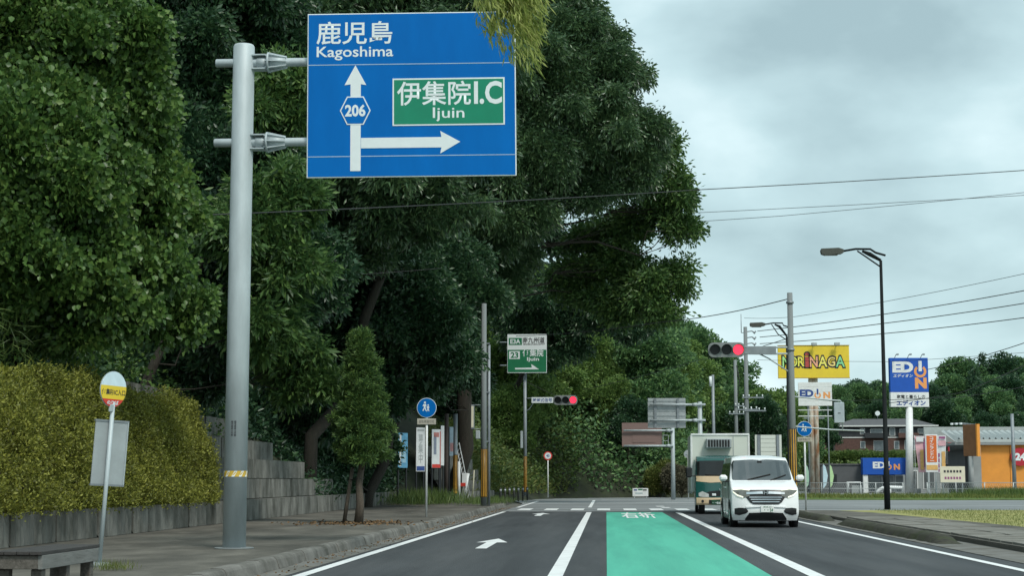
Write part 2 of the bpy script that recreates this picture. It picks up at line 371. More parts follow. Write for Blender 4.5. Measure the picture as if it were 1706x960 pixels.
# ---------------------------------------------------------------- road and its markings
STOP = 62.6
road = MB().flat([(-4.02, -12), (5.95, -12), (5.95, STOP), (-4.02, STOP)], 0).build('road', M_asphalt); tag(road, kind='structure')
junc = MB().flat([(-4.02, STOP), (120, STOP), (120, 97), (14, 99), (9, 112), (3, 112.5), (-3.6, 106), (-5.6, 96), (-4.3, 84), (-4.02, 75)], -.004).build('junction_road', M_old); tag(junc, kind='structure')
def mark(name, xy, z=.006, m=M_paint): return MB().flat(xy, z).build(name, m, road)
def line(name, x0, x1, y0, y1, m=M_paint, z=.006): return mark(name, [(x0, y0), (x1, y0), (x1, y1), (x0, y1)], z, m)
line('edge_line', -3.92, -3.76, -8, 61.5); line('edge_line', 5.44, 5.59, -8, 60)
line('lane_line', -.74, -.55, -8, 60.8); line('lane_line', 2.52, 2.72, -8, 60.5)
line('turn_lane_paint', .0, 2.06, -8, 60.9, M_green, .004)
line('edge_line', -3.92, -3.76, 70.5, 92); line('lane_line', -.8, -.64, 71, 96); line('lane_line', -.3, 4.2, 97.3, 97.8)
line('stop_line', -3.7, -.75, 61.7, 62.0, mat('faded_paint', (.35, .37, .37), .7)); line('seam_strip', -3.9, 5.6, 62.45, 62.62, mat('tar', (.03, .032, .033), .6))
for k in range(9): line('crossing_bar', -3.55+k*1.06, -3.03+k*1.06, 64.6, 68.4)
for k in range(2): mark('lane_line', [(2.4-k*.12, 70+k*3.4), (2.75-k*.12, 70+k*3.4), (2.7-k*.12, 71.8+k*3.4), (2.35-k*.12, 71.8+k*3.4)])
mark('lane_line', [(-.5, 84), (9, 86.5), (9, 87.1), (-.5, 84.6)]); mark('lane_line', [(-1.2, 107), (4.6, 109.2), (4.6, 109.9), (-1.2, 107.7)])
def arrow(x, y0, y1, w=.1, hw=.30, hl=.42):
    L = y1-y0; return mark('arrow_marking', [(x-w, y0), (x+w, y0), (x+w, y1-L*hl), (x+hw, y1-L*hl), (x, y1), (x-hw, y1-L*hl), (x-w, y1-L*hl)])
arrow(-2.2, 28.6, 33.4); arrow(-2.3, 54.5, 59.2, .11, .33)
t_ = text('右折', M_paint, road, 1.07, 55.6, .010, 1.15, 8.6, .02, 'lane_lettering', ground=True)

# ---------------------------------------------------------------- pavements, kerbs, walls
W = .15
def ribbon(pts_l, pts_r, z): pass
gut = MB().flat([(-4.45, 8), (-4.02, 8), (-4.02, 72), (-4.45, 72)], .004).build('gutter', M_gutter); tag(gut, kind='structure')
walk_kerbs = []
kb = MB(); kl = .985; prof = [(-4.42, 0), (-4.455, .115), (-4.475, .145), (-4.50, W+.010), (-4.64, W+.012), (-4.66, W-.04)]
kb.add([(x+4.54, y, z) for y in (0, kl) for x, z in prof], [(i, i+1, i+7, i+6) for i in range(5)]+[(0, 5, 4, 3, 2, 1), (6, 7, 8, 9, 10, 11)])
o = kb.build('kerb_stone', M_kerb); kme = o.data; bpy.data.objects.remove(o)
walk = MB().slab([(-9.6, 8), (-4.65, 8), (-4.65, 72), (-4.9, 80), (-5.2, 93), (-6.3, 90), (-7.9, 78), (-9.6, 71)], -.05, W).build('pavement', M_walk); tag(walk, kind='structure')
for k in range(64):
    o = link('kerb_stone', kme, None, walk); o.location = (-4.54+random.gauss(0, .006), 8+k*1.0, random.gauss(0, .004)); o.rotation_euler = (random.gauss(0, .002), random.gauss(0, .02), random.gauss(0, .004))
# tree pit and litter
pit = MB()
tb = gnd(597, 873, W)
pit.slab([(tb.x-.75, tb.y-.7), (tb.x+.75, tb.y-.7), (tb.x+.75, tb.y+.7), (tb.x-.75, tb.y+.7)], W-.01, W+.012)
o = pit.build('soil_bed', mat('bed_soil', (.06, .05, .035), .95, .5, 6, .8), walk)
P = np.stack([rng.normal(tb.x, .75, 420), rng.normal(tb.y, .9, 420), np.full(420, W+.02)], 1)
V, T = leaves(P, np.concatenate([rng.normal(size=(420, 2)), rng.normal(0, .15, (420, 1))], 1), rng.uniform(.05, .11, 420), .05)
o = link('leaf_litter', np_mesh('leaf_litter', V, T), M_litter, walk); o['kind'] = 'stuff'
gy = 9+61*rng.uniform(0, 1, 900)**.8; P = np.stack([rng.normal(-4.27, .10, 900), gy, np.full(900, .012)], 1)
V, T = leaves(P, np.concatenate([rng.normal(size=(900, 2)), rng.normal(0, .15, (900, 1))], 1), rng.uniform(.02, .06, 900), .025)
o = link('leaf_litter', np_mesh('leaf_litter', V, T), M_litter, gut); o['kind'] = 'stuff'

# stepped retaining wall of textured blocks
wall = empty('retaining_wall', (-9.3, 40, W), 0, 'stepped grey concrete block retaining wall along the left pavement', 'wall')
BL, BH = 1.1, .545
def block_mesh():
    n = 10; vs = []; fs = []                                   # front face with shallow vertical ribs, 60 triangles
    prof = [0, .028, .008, .034, .012, .03, .006, .032, .01, .026, 0]
    for i in range(n+1):
        y = -BL/2+.008+(BL-.016)*i/n; x = prof[i]+.02
        vs += [(x, y, .006), (x-.01, y, BH-.012), (-.34, y, BH-.012)]
    for i in range(n):
        a = i*3; fs += [(a, a+3, a+4, a+1), (a+1, a+4, a+5, a+2)]
    fs += [(0, 1, 2), (n*3, n*3+2, n*3+1)]
    m_ = MB().add(vs, fs); return m_
bo = block_mesh().build('block', M_block); bme = bo.data; bpy.data.objects.remove(bo)
ends = [81, 56.0, 53.0, 48.5, 45.5, 41.2]
for c, e in enumerate(ends):
    y = 14.0+ (c % 2)*.55 if c == 0 else 35.5+(c % 2)*.55
    while y < e:
        o = link('block', bme, None, wall); o.location = (-.30*c+random.gauss(0, .012), y-40+BL/2, BH*c); o.rotation_euler = (0, 0, random.gauss(0, .008))
        y += BL
w2_ = empty('retaining_wall', (-7.6, 77.2, .1), R(-7.5), 'mossy grey block wall at the bank behind the left utility pole', 'wall')
for c in range(5):
    for k in range(11-c):
        o = link('block', bme, None, w2_); o.location = (-.22*c+random.gauss(0, .02), k*BL+(c % 2)*.55, BH*c); o.rotation_euler = (0, 0, random.gauss(0, .012))

# hedge on the bank
def hedge_pts(n):
    y = rng.uniform(15, 39.4, n); t = rng.uniform(0, 1, n)**.9
    top = 2.55+.14*np.sin(y*.9)+.10*np.sin(y*2.3+1)-.012*(y-15)
    z = W+.55+t*top; x = -9.15-.42*t*t-.35*t+.10*np.sin(y*1.7+z*2.1)*np.sin(z*2.6-y)+.07*np.sin(y*5.3+z*3.7)*np.sin(z*6.1-y*2.2)+rng.normal(0, .075, n)
    far = (y > 37.8); x = np.where(far, x-(y-37.8)*.25, x)
    P = np.stack([x, y, z], 1); hol = np.sin(y*6.1+z*4.3)*np.sin(z*7.7-y*3.1)+np.sin(y*2.7-z*3.3)*.7+rng.normal(0, .45, n)
    return P[hol > -.85]
C = hedge_pts(19000); k = 8
nn = np.tile(np.array([[1., -.15, .45]]), (len(C)*k, 1)); P = np.repeat(C, k, 0)+rng.normal(size=(len(C)*k, 3))*np.array([.05, .055, .06])
V1 = leaves(P, nn*.5+rng.normal(size=P.shape)*.7+np.array([0, 0, .35]), rng.uniform(.04, .085, len(P)), rng.uniform(.022, .04, len(P)))
yb = rng.uniform(15, 39.0, 26000); tt = rng.uniform(0, 1, 26000)
Pb = np.stack([-9.38-.75*tt-.1*rng.uniform(0, 1, 26000), yb, W+.5+tt*2.4], 1)
V2 = leaves(Pb, rng.normal(size=Pb.shape), rng.uniform(.09, .17, len(Pb)), .09)
hg = empty('hedge', (-9.6, 26, W), 0, 'clipped yellow-green hedge covering the bank above the low block wall', 'hedge')
Cs = hedge_pts(1500); Ps = np.repeat(Cs, 9, 0); tt_ = np.tile(np.linspace(0, 1, 9), len(Cs)); dv = nrm(np.stack([rng.normal(.45, .3, len(Cs)), rng.normal(0, .35, len(Cs)), rng.uniform(.5, 1.2, len(Cs))], 1))
Ps = Ps+np.repeat(dv, 9, 0)*(tt_*.22)[:, None]; V3 = leaves(Ps, np.repeat(dv, 9, 0)+rng.normal(size=Ps.shape)*.7, rng.uniform(.045, .08, len(Ps)), .034)
V, T = join([V1, V2, V3]); o = link('foliage', np_mesh('foliage', V-np.array([-9.6, 26, W]), T), L_hedge, hg); o['kind'] = 'stuff'
sm = MB()
for i in range(49):
    y = 15.4+i*.48; sm.tube([(.0, y-26, .3), (.18+random.gauss(0, .05), y-26+random.gauss(0, .1), 1.2), (-.25, y-26+random.gauss(0, .15), 2.2)], [.022, .016, .008], 5)
o = sm.build('stems', M_bark, hg); o['kind'] = 'stuff'

# right-hand kerb, ramps and paving
def kerb_run(y0, y1, x=6.15, h=.17, name='kerb'):
    pts = np.arange(y0, y1+.01, .4); vs = []; n = len(pts)
    for j, y in enumerate(pts):
        e = min(1, min(j, n-1-j)/2.5+.05); d = random.gauss(0, .02)
        vs += [(x-.05+d, y, -.02), (x+.02+d, y, h*e*.7), (x+.14+d, y, h*e+d*.5), (x+.26, y, h*e+random.gauss(0, .012)), (x+.42, y, max(.02, h*e-.03)), (x+.55, y, -.02)]
    m_ = MB(); m_.add(vs, [(j*6+i, j*6+i+1, (j+1)*6+i+1, (j+1)*6+i) for j in range(n-1) for i in range(5)], True)
    o = m_.build(name, M_moss); tag(o, kind='structure'); return o
kerb_run(30.8, 44.6); kerb_run(47.6, 60); kerb_run(8, 25.2, 6.35)
rp_ = MB().slab([(5.95, 8), (6.9, 8), (6.9, 60), (5.95, 60)], -.05, .012).build('gutter', M_gutter); tag(rp_, kind='structure')
rw = MB().slab([(6.85, 8), (9.2, 8), (9.8, 40), (9.0, 56), (8.2, 60), (6.85, 60)], -.05, .10).build('pavement', M_walk); tag(rw, kind='structure')
sl_m = MB().slab([(0, 0), (.92, .18), (.92, .98), (0, .80)], 0, .05); so_ = sl_m.build('paving_slab', mat('paving', (.19, .185, .165), .9, .2, 2, .3, dirt=(.11, .105, .085), dscale=1.5, damt=.7)); sme = so_.data; bpy.data.objects.remove(so_)
for k in range(38):
    for c in range(2):
        o = link('paving_slab', sme, None, rw); o.location = (6.95+c*.955, 16+k*.84+c*.19, .085); o.rotation_euler = (random.gauss(0, .006), random.gauss(0, .008), 0)
lawn = MB().slab([(9.0, 8), (70, 8), (70, 61), (12, 61), (8.2, 60), (9.0, 56), (9.8, 40)], -.05, .09).build('lawn', M_grass_ground); tag(lawn, kind='structure')
vg = MB().slab([(10, 100), (120, 98), (120, 116), (12, 116)], -.05, .05).build('verge', M_verge); tag(vg, kind='structure')
lot = MB().flat([(10, 116), (150, 116), (150, 172), (10, 172)], -.02).build('car_park', M_lot); tag(lot, kind='structure')
def grass(name, xr, yr, n, h, zf, m, parent, lean=.35):
    P = np.stack([rng.uniform(*xr, n), rng.uniform(*yr, n), np.zeros(n)], 1)
    P[:, 2] = [zf(a, b) for a, b in P[:, :2]]
    D = np.concatenate([rng.normal(0, lean, (n, 2)), np.ones((n, 1))], 1); V, T = leaves(P, D, rng.uniform(.5, 1.2, n)*h, h*.10)
    o = link(name, np_mesh(name, V, T), m, parent); o['kind'] = 'stuff'; return o
grass('grass', (9.6, 30), (38, 60.8), 26000, .09, lambda a, b: .085, L_weed, lawn)
grass('grass', (12, 50), (100, 115.8), 16000, .32, lambda a, b: .04, L_weed, vg)
M_dbark = mat('dark_bark', (.035, .03, .024), .95, .4, 6, .8, stretch=(6, 6, 1), dirt=(.02, .025, .015), damt=.6)
# ---------------------------------------------------------------- vegetation
def lobe(px, py, Y, rx, ry=None, ryd=None):
    """an ellipsoid of foliage seen at a pixel, radii in pixels of the photograph at that distance"""
    ry = ry or rx; c = at(px, py, Y); s = ppm(Y); a, b = rx/s, ry/s
    return (c.x, c.y, c.z, a, (ryd if ryd else (a+b)/2), b)
def make_tree(name, label, base, lobes, m, leaf, trunk_r=.2, group=None, cat='tree', limbs=True, limb_min=0, lobes2=None, m2=None, leaf2=None):
    base = Vector(base); t = empty(name, base, 0, label, cat, group); b = np.array(base)
    V, T = cloud(lobes, sub=13, **leaf); link('crown', np_mesh('crown', V-b, T), m, t)
    if lobes2:
        V, T = cloud(lobes2, sub=7, **leaf2); link('crown', np_mesh('crown', V-b, T), m2, t)
        lobes = lobes+lobes2
    top = max(lobes, key=lambda q: q[2]); tp = Vector(top[:3])-base
    mb = MB(); path = limb_path((0, 0, -.4), tp*.9, .02, 8); mb.tube(path, [trunk_r*(1-.75*i/8) for i in range(9)], 9)
    tk = mb.build('trunk', M_dbark, t)
    if limbs:
        lm = MB()
        for q in lobes:
            c = Vector(q[:3])-base
            if c.z < limb_min: continue
            h = max(.1, min(.93, (c.z-.4)/max(.1, tp.z))); a = path[int(h*8)].lerp(path[min(8, int(h*8)+1)], h*8-int(h*8))
            r0 = trunk_r*.2; pts = limb_path(a, c, .05, 6); lm.tube(pts, [r0*(1-.75*i/6) for i in range(7)], 6)
            for _ in range(4):
                e = c+Vector(sph(1)[0])*Vector(q[3:]).length*.42; lm.tube(limb_path(pts[4], e, .06, 3), [r0*.3, r0*.22, r0*.15, r0*.08], 5)
        o = lm.build('limbs', M_dbark, t); o['kind'] = 'stuff'
    return t
# big vine-covered tree at the near left
KL = [lobe(20, 20, 30, 150, 140), lobe(165, 60, 31, 110, 110), lobe(60, 190, 29.5, 140, 110), lobe(215, 190, 31.5, 100, 110), lobe(100, 330, 29.5, 140, 110),
      lobe(250, 330, 31.5, 78, 95), lobe(50, 450, 29, 130, 95), lobe(215, 450, 31, 95, 85), lobe(140, 530, 30.5, 110, 70), lobe(285, 520, 33, 60, 70), lobe(-40, 300, 28.5, 120, 200)]
kt = make_tree('vine_covered_tree', 'bright green tree smothered in broad-leaved vines above the hedge', (-11.6, 31, hgt(-11.6, 31)), KL, L_kudzu,
               dict(per_m2=42, clump=.16, m_leaf=8, L=.125, W=.10, droop=.85, outw=.5, rnd=.65, fill=.22, shell=(.72, 1.08)), .22)
# the largest leaves stand singly
lf = MB(); lf.add([(0, 0, 0), (-.075, .06, .012), (-.062, .13, .006), (0, .2, -.02), (.062, .13, .006), (.075, .06, .012), (0, .1, -.012)],
                  [(0, 6, 1), (1, 6, 2), (2, 6, 3), (3, 6, 4), (4, 6, 5), (5, 6, 0)])
lo_ = lf.build('leaf', L_kudzu); lme = lo_.data; bpy.data.objects.remove(lo_)
kb_ = kt.location
for i in range(280):
    q = KL[i % len(KL)]; d = Vector(sph(1)[0]); d.y = -abs(d.y); d.x = d.x*.8+.25; d.normalize()
    c = Vector(q[:3])+Vector((d.x*q[3], d.y*q[4], d.z*q[5]))*1.04
    o = link('leaf', lme, None, kt); o.location = c-kb_
    dn = Vector((d.x*.5+random.gauss(0, .3), d.y*.5+random.gauss(0, .2), -.8)); o.rotation_euler = dn.to_track_quat('Y', 'Z').to_euler(); o.scale = [random.uniform(.5, .85)]*3
DK = dict(per_m2=25, clump=.20, m_leaf=8, L=.175, W=.075, droop=.45, outw=.6, rnd=.7, fill=.3)
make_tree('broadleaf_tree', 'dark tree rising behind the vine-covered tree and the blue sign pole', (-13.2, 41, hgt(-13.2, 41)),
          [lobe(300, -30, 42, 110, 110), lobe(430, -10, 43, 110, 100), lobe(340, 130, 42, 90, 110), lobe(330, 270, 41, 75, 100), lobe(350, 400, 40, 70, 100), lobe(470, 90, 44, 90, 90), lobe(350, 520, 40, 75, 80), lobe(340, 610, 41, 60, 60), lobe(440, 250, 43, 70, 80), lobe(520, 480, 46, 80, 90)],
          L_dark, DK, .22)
make_tree('pinnate_tree', 'mid-green feathery tree between the blue sign pole and the sign face', (-11.4, 38, hgt(-11.4, 38)),
          [lobe(450, 170, 39, 75, 80), lobe(490, 330, 38, 62, 55), lobe(420, 370, 37.5, 75, 70), lobe(470, 440, 38, 80, 60), lobe(440, 550, 38.5, 80, 75), lobe(500, 620, 40, 60, 65)],
          L_mid, dict(per_m2=26, clump=.17, m_leaf=9, L=.20, W=.06, droop=.5, outw=.6, rnd=.6, fill=.3), .14)
make_tree('evergreen_tree', 'tall blackish evergreen directly behind the blue direction sign', (-9.9, 54, hgt(-9.9, 54)),
          [lobe(560, -20, 50, 120, 100), lobe(700, -40, 52, 130, 110), lobe(600, 120, 50, 110, 110), lobe(740, 110, 52, 110, 110), lobe(640, 260, 50, 110, 90), lobe(760, 250, 52, 100, 90),
           lobe(770, 0, 60, 100, 80), lobe(690, 350, 51, 120, 70), lobe(580, 370, 53, 80, 80)], L_big, dict(DK, L=.23, W=.065, droop=.85, per_m2=17), .26)
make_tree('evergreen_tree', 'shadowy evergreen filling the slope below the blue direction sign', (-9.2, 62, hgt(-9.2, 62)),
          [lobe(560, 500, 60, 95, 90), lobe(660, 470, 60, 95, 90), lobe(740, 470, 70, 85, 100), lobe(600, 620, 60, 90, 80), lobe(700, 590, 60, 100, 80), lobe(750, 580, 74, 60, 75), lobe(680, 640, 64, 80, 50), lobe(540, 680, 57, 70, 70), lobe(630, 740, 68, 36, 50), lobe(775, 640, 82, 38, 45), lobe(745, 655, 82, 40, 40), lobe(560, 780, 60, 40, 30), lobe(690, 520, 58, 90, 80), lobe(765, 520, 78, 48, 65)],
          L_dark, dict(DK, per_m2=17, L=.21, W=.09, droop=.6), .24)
# the great laurel-like tree whose crown ends against the sky
BT = dict(per_m2=13, clump=.27, m_leaf=12, L=.25, W=.08, droop=.9, outw=.55, rnd=.6, fill=.22)
make_tree('laurel_tree', 'huge dark evergreen with domed crown outlined against the sky', (-7.6, 79, hgt(-7.6, 79)),
          [lobe(860, -40, 78, 115, 110), lobe(962, 40, 78, 68, 66), lobe(900, 130, 77, 120, 110), lobe(1020, 120, 78, 62, 65), lobe(1000, 210, 77, 80, 80), lobe(880, 270, 76, 110, 100),
           lobe(1055, 255, 78, 55, 70), lobe(820, 360, 77, 100, 80), lobe(960, 310, 78, 70, 50), lobe(820, 455, 79, 75, 62), lobe(800, 160, 77, 110, 120)], L_big, BT, .42, limb_min=11,
          lobes2=[lobe(1100, 260, 81, 34, 52), lobe(1122, 330, 81, 44, 48), lobe(1135, 385, 81, 38, 26), lobe(1085, 345, 82, 36, 40), lobe(1110, 470, 82, 42, 40), lobe(1075, 500, 82, 46, 42), lobe(1100, 525, 82, 34, 22), lobe(1040, 380, 83, 44, 40), lobe(1030, 440, 83, 50, 34), lobe(985, 400, 84, 46, 36), lobe(1030, 510, 83, 50, 32), lobe(960, 470, 84, 60, 40)],
          m2=L_mid, leaf2=dict(BT, L=.26, W=.10, per_m2=11, droop=.5, fill=.12))
make_tree('laurel_tree', 'thin dark tree with sky gaps under the huge domed crown', (-7.5, 103, hgt(-7.5, 103)),
          [lobe(900, 400, 100, 66, 38), lobe(1000, 400, 101, 55, 28), lobe(950, 470, 100, 70, 36), lobe(1030, 455, 101, 46, 30), lobe(1000, 530, 100, 70, 34), lobe(890, 530, 100, 70, 50), lobe(1055, 545, 101, 34, 22), lobe(930, 580, 101, 60, 40)],
          L_dark, dict(BT, L=.30, W=.10, per_m2=8.0, m_leaf=10, fill=.1, shell=(.5, 1.05)), .22, limb_min=9)
# hillside undergrowth filling the bank
def slope_cover(name, label, m, n, xr, yr, hmax, L, Wd, seedz=.2, parent=None, extra=None):
    x = rng.uniform(*xr, n); y = rng.uniform(*yr, n)
    z = np.array([hill(a, b) for a, b in zip(x, y)]); ok = z > .2; x, y, z = x[ok], y[ok], z[ok]
    P = np.stack([x, y, z+rng.uniform(0, 1, len(x))**2*hmax], 1)
    D = np.concatenate([rng.normal(0, .8, (len(x), 2)), rng.uniform(-.2, 1, (len(x), 1))], 1)
    V, T = leaves(P, D, rng.uniform(.6, 1.3, len(x))*L, rng.uniform(.6, 1.3, len(x))*Wd)
    return tag(link(name, np_mesh(name, V, T), m), label, 'undergrowth', kind='stuff')
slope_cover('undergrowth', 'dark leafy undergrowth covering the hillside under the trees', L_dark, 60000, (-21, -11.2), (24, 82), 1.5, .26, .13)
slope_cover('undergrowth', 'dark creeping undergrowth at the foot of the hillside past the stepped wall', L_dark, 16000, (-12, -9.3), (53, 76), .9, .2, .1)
slope_cover('weeds', 'pale tangled weeds on the bank beside the far signal', L_weed, 18000, (-9.5, -2.5), (84, 108), .7, .38, .07)
slope_cover('vine_cover', 'green vines draped over the bank behind the far signal', L_sun, 26000, (-12, -1.8), (90, 118), 1.6, .26, .15)
slope_cover('undergrowth', 'dense shrubs between the trees of the far hillside', L_far, 70000, (-8, 14), (109, 150), 2.8, .33, .18)
slope_cover('undergrowth', 'bright scrub covering the slope above the blue-fascia shop', L_sun, 30000, (20, 62), (186, 262), .8, .5, .26)
# long grass tufts above the hedge
x = rng.uniform(-12.4, -10.4, 5000); y = rng.uniform(22, 33, 5000)
P = np.stack([x, y, np.array([hgt(a, b) for a, b in zip(x, y)])+1.5+rng.uniform(0, 1.0, 5000)], 1)
V, T = leaves(P, np.stack([rng.normal(.45, .4, 5000), rng.normal(-.2, .4, 5000), rng.normal(.1, .6, 5000)], 1), rng.uniform(.2, .45, 5000), .016)
tag(link('tall_grass', np_mesh('tall_grass', V, T), L_sun), 'long arching grass hanging above the hedge', 'grass', kind='stuff')
slope_cover('ivy', 'green ivy and ferns on the bank just above the hedge', L_kudzu, 22000, (-13.5, -10.2), (20, 44), 1.9, .12, .08)
# weeds by the posters and along the kerb
def tuft(name, label, c, r, n, h, m, wd=.02):
    P = np.stack([rng.normal(c[0], r[0], n), rng.normal(c[1], r[1], n), np.full(n, c[2])], 1)
    V, T = leaves(P, np.concatenate([rng.normal(0, .35, (n, 2)), np.ones((n, 1))], 1), rng.uniform(.4, 1.2, n)*h, wd*h*2)
    return tag(link(name, np_mesh(name, V, T), m), label, 'grass', kind='stuff')
tuft('weeds', 'green grass clump at the feet of the roadside posters', (-8.0, 72, W), (.7, 3.0), 3000, .7, L_sun)
tuft('weeds', 'low grass beside the utility pole and the stub posts', (-5.6, 76, W*.6), (.5, 3.5), 2600, .38, L_sun)
tuft('weeds', 'small weed tuft at the foot of the bus stop', (-5.75, 18.8, W), (.12, .1), 260, .14, L_weed)
# street tree, clipped in tiers
tb = gnd(597, 873, W); st = empty('street_tree', tb, 0, 'small clipped evergreen street tree with tiered crown in the pavement', 'tree')
S = ppm(tb.y); lob = []
random.seed(5)
for i in range(58):
    t = (i+.5)/58; py = 556+t*212; hw = (9+40*min(1, t*1.6))*(1-.22*max(0, t-.75)*4); a_ = i*2.4; rr = random.uniform(.45, .8)
    lob.append(lobe(600+math.cos(a_)*hw*rr+3*t, py, tb.y+math.sin(a_)*hw*rr/S, random.uniform(15, 23)*(.62+.5*t), random.uniform(6, 9.5)))
lob += [lobe(604, 600, tb.y, 14, 40), lobe(606, 680, tb.y, 24, 55), lobe(606, 740, tb.y, 22, 26)]
V, T = cloud(lob, per_m2=95, clump=.045, m_leaf=9, L=.09, W=.022, droop=-.45, outw=.8, rnd=.6, fill=.35)
link('crown', np_mesh('crown', V-np.array(tb), T), L_topi, st)
mb = MB(); mb.tube(limb_path((0, 0, -.05), (.1, 0, 3.9), .008, 8), [.12, .095, .085, .075, .065, .05, .04, .03, .015], 10); mb.build('trunk', M_bark, st)
lm = MB()
for q in lob: lm.tube(limb_path((.08, 0, max(1.2, q[2]-tb.z-.25)), Vector(q[:3])-tb, .05, 3), [.025, .02, .014, .008], 5)
o = lm.build('limbs', M_bark, st); o['kind'] = 'stuff'
mb = MB(); mb.tube([(-.36, .05, -.02), (-.16, .02, 1.35)], [.05, .045], 8); mb.build('stake', M_bark, st)
mb = MB(); mb.tube([(-.20, -.02, 1.05), (.06, -.09, 1.08), (.12, .05, 1.07), (-.2, .08, 1.05)], .014, 6); mb.build('tie', M_rubber, st)
# bamboo spray hanging in front of the sign
bb = at(880, -60, 20.5); bt = empty('bamboo_spray', bb, 0, 'yellow-green bamboo spray drooping over the corner of the blue sign', 'bamboo')
PP = []; DD = []; tw = MB()
for (px, py, n) in [(795, 5, 60), (805, 45, 70), (822, 40, 80), (840, 50, 80), (830, 20, 80), (852, 40, 80), (880, 50, 80), (895, 60, 60), (870, 100, 50), (800, 20, 60), (815, 60, 60), (835, 78, 50), (850, 95, 50), (862, 60, 70), (872, 30, 80), (885, 70, 70), (890, 105, 55), (845, 20, 80), (826, 0, 70), (870, -10, 80), (893, 20, 60), (880, 118, 26), (808, -10, 60), (858, 82, 50)]:
    e = at(px, py, 20.5+random.uniform(-.3, .3))-bb; p = limb_path((random.uniform(-.3, .1), random.uniform(-.2, .2), .5), e, .04, 6); tw.tube(p, [.006, .005, .005, .004, .003, .003, .002], 5)
    d = (p[-1]-p[-3]).normalized()
    for k in range(int(n*2.6)):
        t = random.uniform(.3, 1)*5.99; i = int(t); q = p[i].lerp(p[min(6, i+1)], t-i); PP.append(q+Vector((random.gauss(0, .05), random.gauss(0, .06), random.gauss(0, .05)))); DD.append(Vector((.45, 0, -.75))+d*.3+Vector((random.gauss(0, .38), random.gauss(0, .4), random.gauss(0, .3))))
V, T = leaves(np.array(PP), np.array(DD), rng.uniform(.11, .21, len(PP)), rng.uniform(.016, .027, len(PP))); o = link('leaves', np_mesh('leaves', V, T), L_bamboo, bt); o['kind'] = 'stuff'
tw.tube([Vector(v)-bb for v in ((-10.4, 24, 1.6), (-10.2, 24, 5), (-9.6, 23.9, 8.2), (-8, 23.5, 10.2), (-5.5, 22.6, 10.8), (-3, 21.6, 10.2), (bb.x-.3, 20.9, bb.z+.9), (bb.x, 20.5, bb.z+.45))], [.035, .033, .03, .026, .022, .018, .012, .006], 7)
o = tw.build('stems', mat('bamboo_stem', (.25, .26, .08), .5), bt); o['kind'] = 'stuff'

# ---- far woods: a few crowns shared by many trees
def proto_broad(seed):
    random.seed(seed); lobes = []
    for i in range(15):
        a = random.uniform(0, 6.28); h = random.uniform(.2, .9); r = (.34 if h < .7 else .24)*random.uniform(.4, 1)
        lobes.append((math.cos(a)*r, math.sin(a)*r, h, random.uniform(.13, .2), random.uniform(.13, .2), random.uniform(.09, .14)))
    lobes += [(0, 0, .5, .3, .3, .28), (0, 0, .78, .2, .2, .16)]
    V, T = cloud(lobes, per_m2=300, clump=.021, m_leaf=7, L=.034, W=.018, droop=.4, outw=.7, rnd=.7, fill=.25, low=-.7)
    me = np_mesh('crown', V, T)
    mb = MB(); mb.tube(limb_path((0, 0, -.05), (0, 0, .8), .012, 6), [.028, .024, .021, .018, .014, .01, .005], 7); o = mb.build('trunk', M_bark); tm = o.data; bpy.data.objects.remove(o)
    return me, tm
def proto_conifer(seed):
    random.seed(seed); lobes = []
    for i in range(46):
        t = i/46; h = .12+.86*t; r = .2*(1-t)**.75+.012; a = i*2.4+random.uniform(-.3, .3)
        lobes.append((math.cos(a)*r*.6, math.sin(a)*r*.6, h, r*.5+.012, r*.5+.012, .035))
    V, T = cloud(lobes, per_m2=420, clump=.012, m_leaf=7, L=.030, W=.010, droop=.5, outw=.8, rnd=.5, fill=.4, low=-.8)
    me = np_mesh('crown', V, T)
    mb = MB(); mb.tube([(0, 0, -.05), (0, 0, .95)], [.02, .004], 7); o = mb.build('trunk', M_bark); tm = o.data; bpy.data.objects.remove(o)
    return me, tm
PB = [proto_broad(s) for s in (3, 5, 8, 13)]; PC = [proto_conifer(s) for s in (2, 4)]
for i, (me, tm) in enumerate(PB): me.materials.append([L_far, L_far2, L_far, L_dark][i])
for me, tm in PC: me.materials.append(L_conif)
for me, tm in PB+PC:
    tm.materials.clear(); tm.materials.append(M_bark)
def far_tree(kind, X, Y, h, wd, label, group, z=None, name=None):
    me, tm = kind; t = empty(name or ('conifer' if kind in PC else 'far_tree'), (X, Y, hgt(X, Y) if z is None else z), random.uniform(0, 6.28), label, 'tree', group)
    t.scale = (h*wd, h*wd, h)
    link('crown', me, None, t); link('trunk', tm, None, t)
random.seed(21)
def px2x(px, Y): return at(px, 780, Y).x
LB = {0: 'dark round tree crown in the wood behind the far signal', 1: 'paler round tree crown in the wood behind the far signal'}
for Y, p0, p1, step, hh in [(117, 962, 1085, 27, 5.5), (121, 965, 1085, 30, 7.5), (122, 870, 960, 42, 5.5), (130, 880, 1110, 48, 8.5), (142, 850, 1120, 46, 9.5), (158, 870, 1130, 42, 10), (176, 860, 1140, 40, 10.5), (196, 900, 1160, 36, 11), (222, 1000, 1215, 34, 13)]:
    px = p0
    while px < p1:
        k = random.choice([0, 1, 2, 3, 1, 0]); X = px2x(px+random.uniform(-9, 9), Y)
        far_tree(PB[k], X, Y+random.uniform(-4, 4), hh*random.uniform(.8, 1.2), random.uniform(.8, 1.1), ('pale' if k == 1 else 'dark')+' round tree '+('at the foot' if Y < 125 else 'low on the side' if Y < 150 else 'halfway up the side' if Y < 185 else 'near the top')+' of the far hill, '+('left of the far signal' if px < 915 else 'behind the far signal' if px < 970 else 'above the small notice board' if px < 1060 else 'behind the two sign backs'), 'trees on the hillside behind the far signal')
        px += step*random.uniform(.8, 1.2)
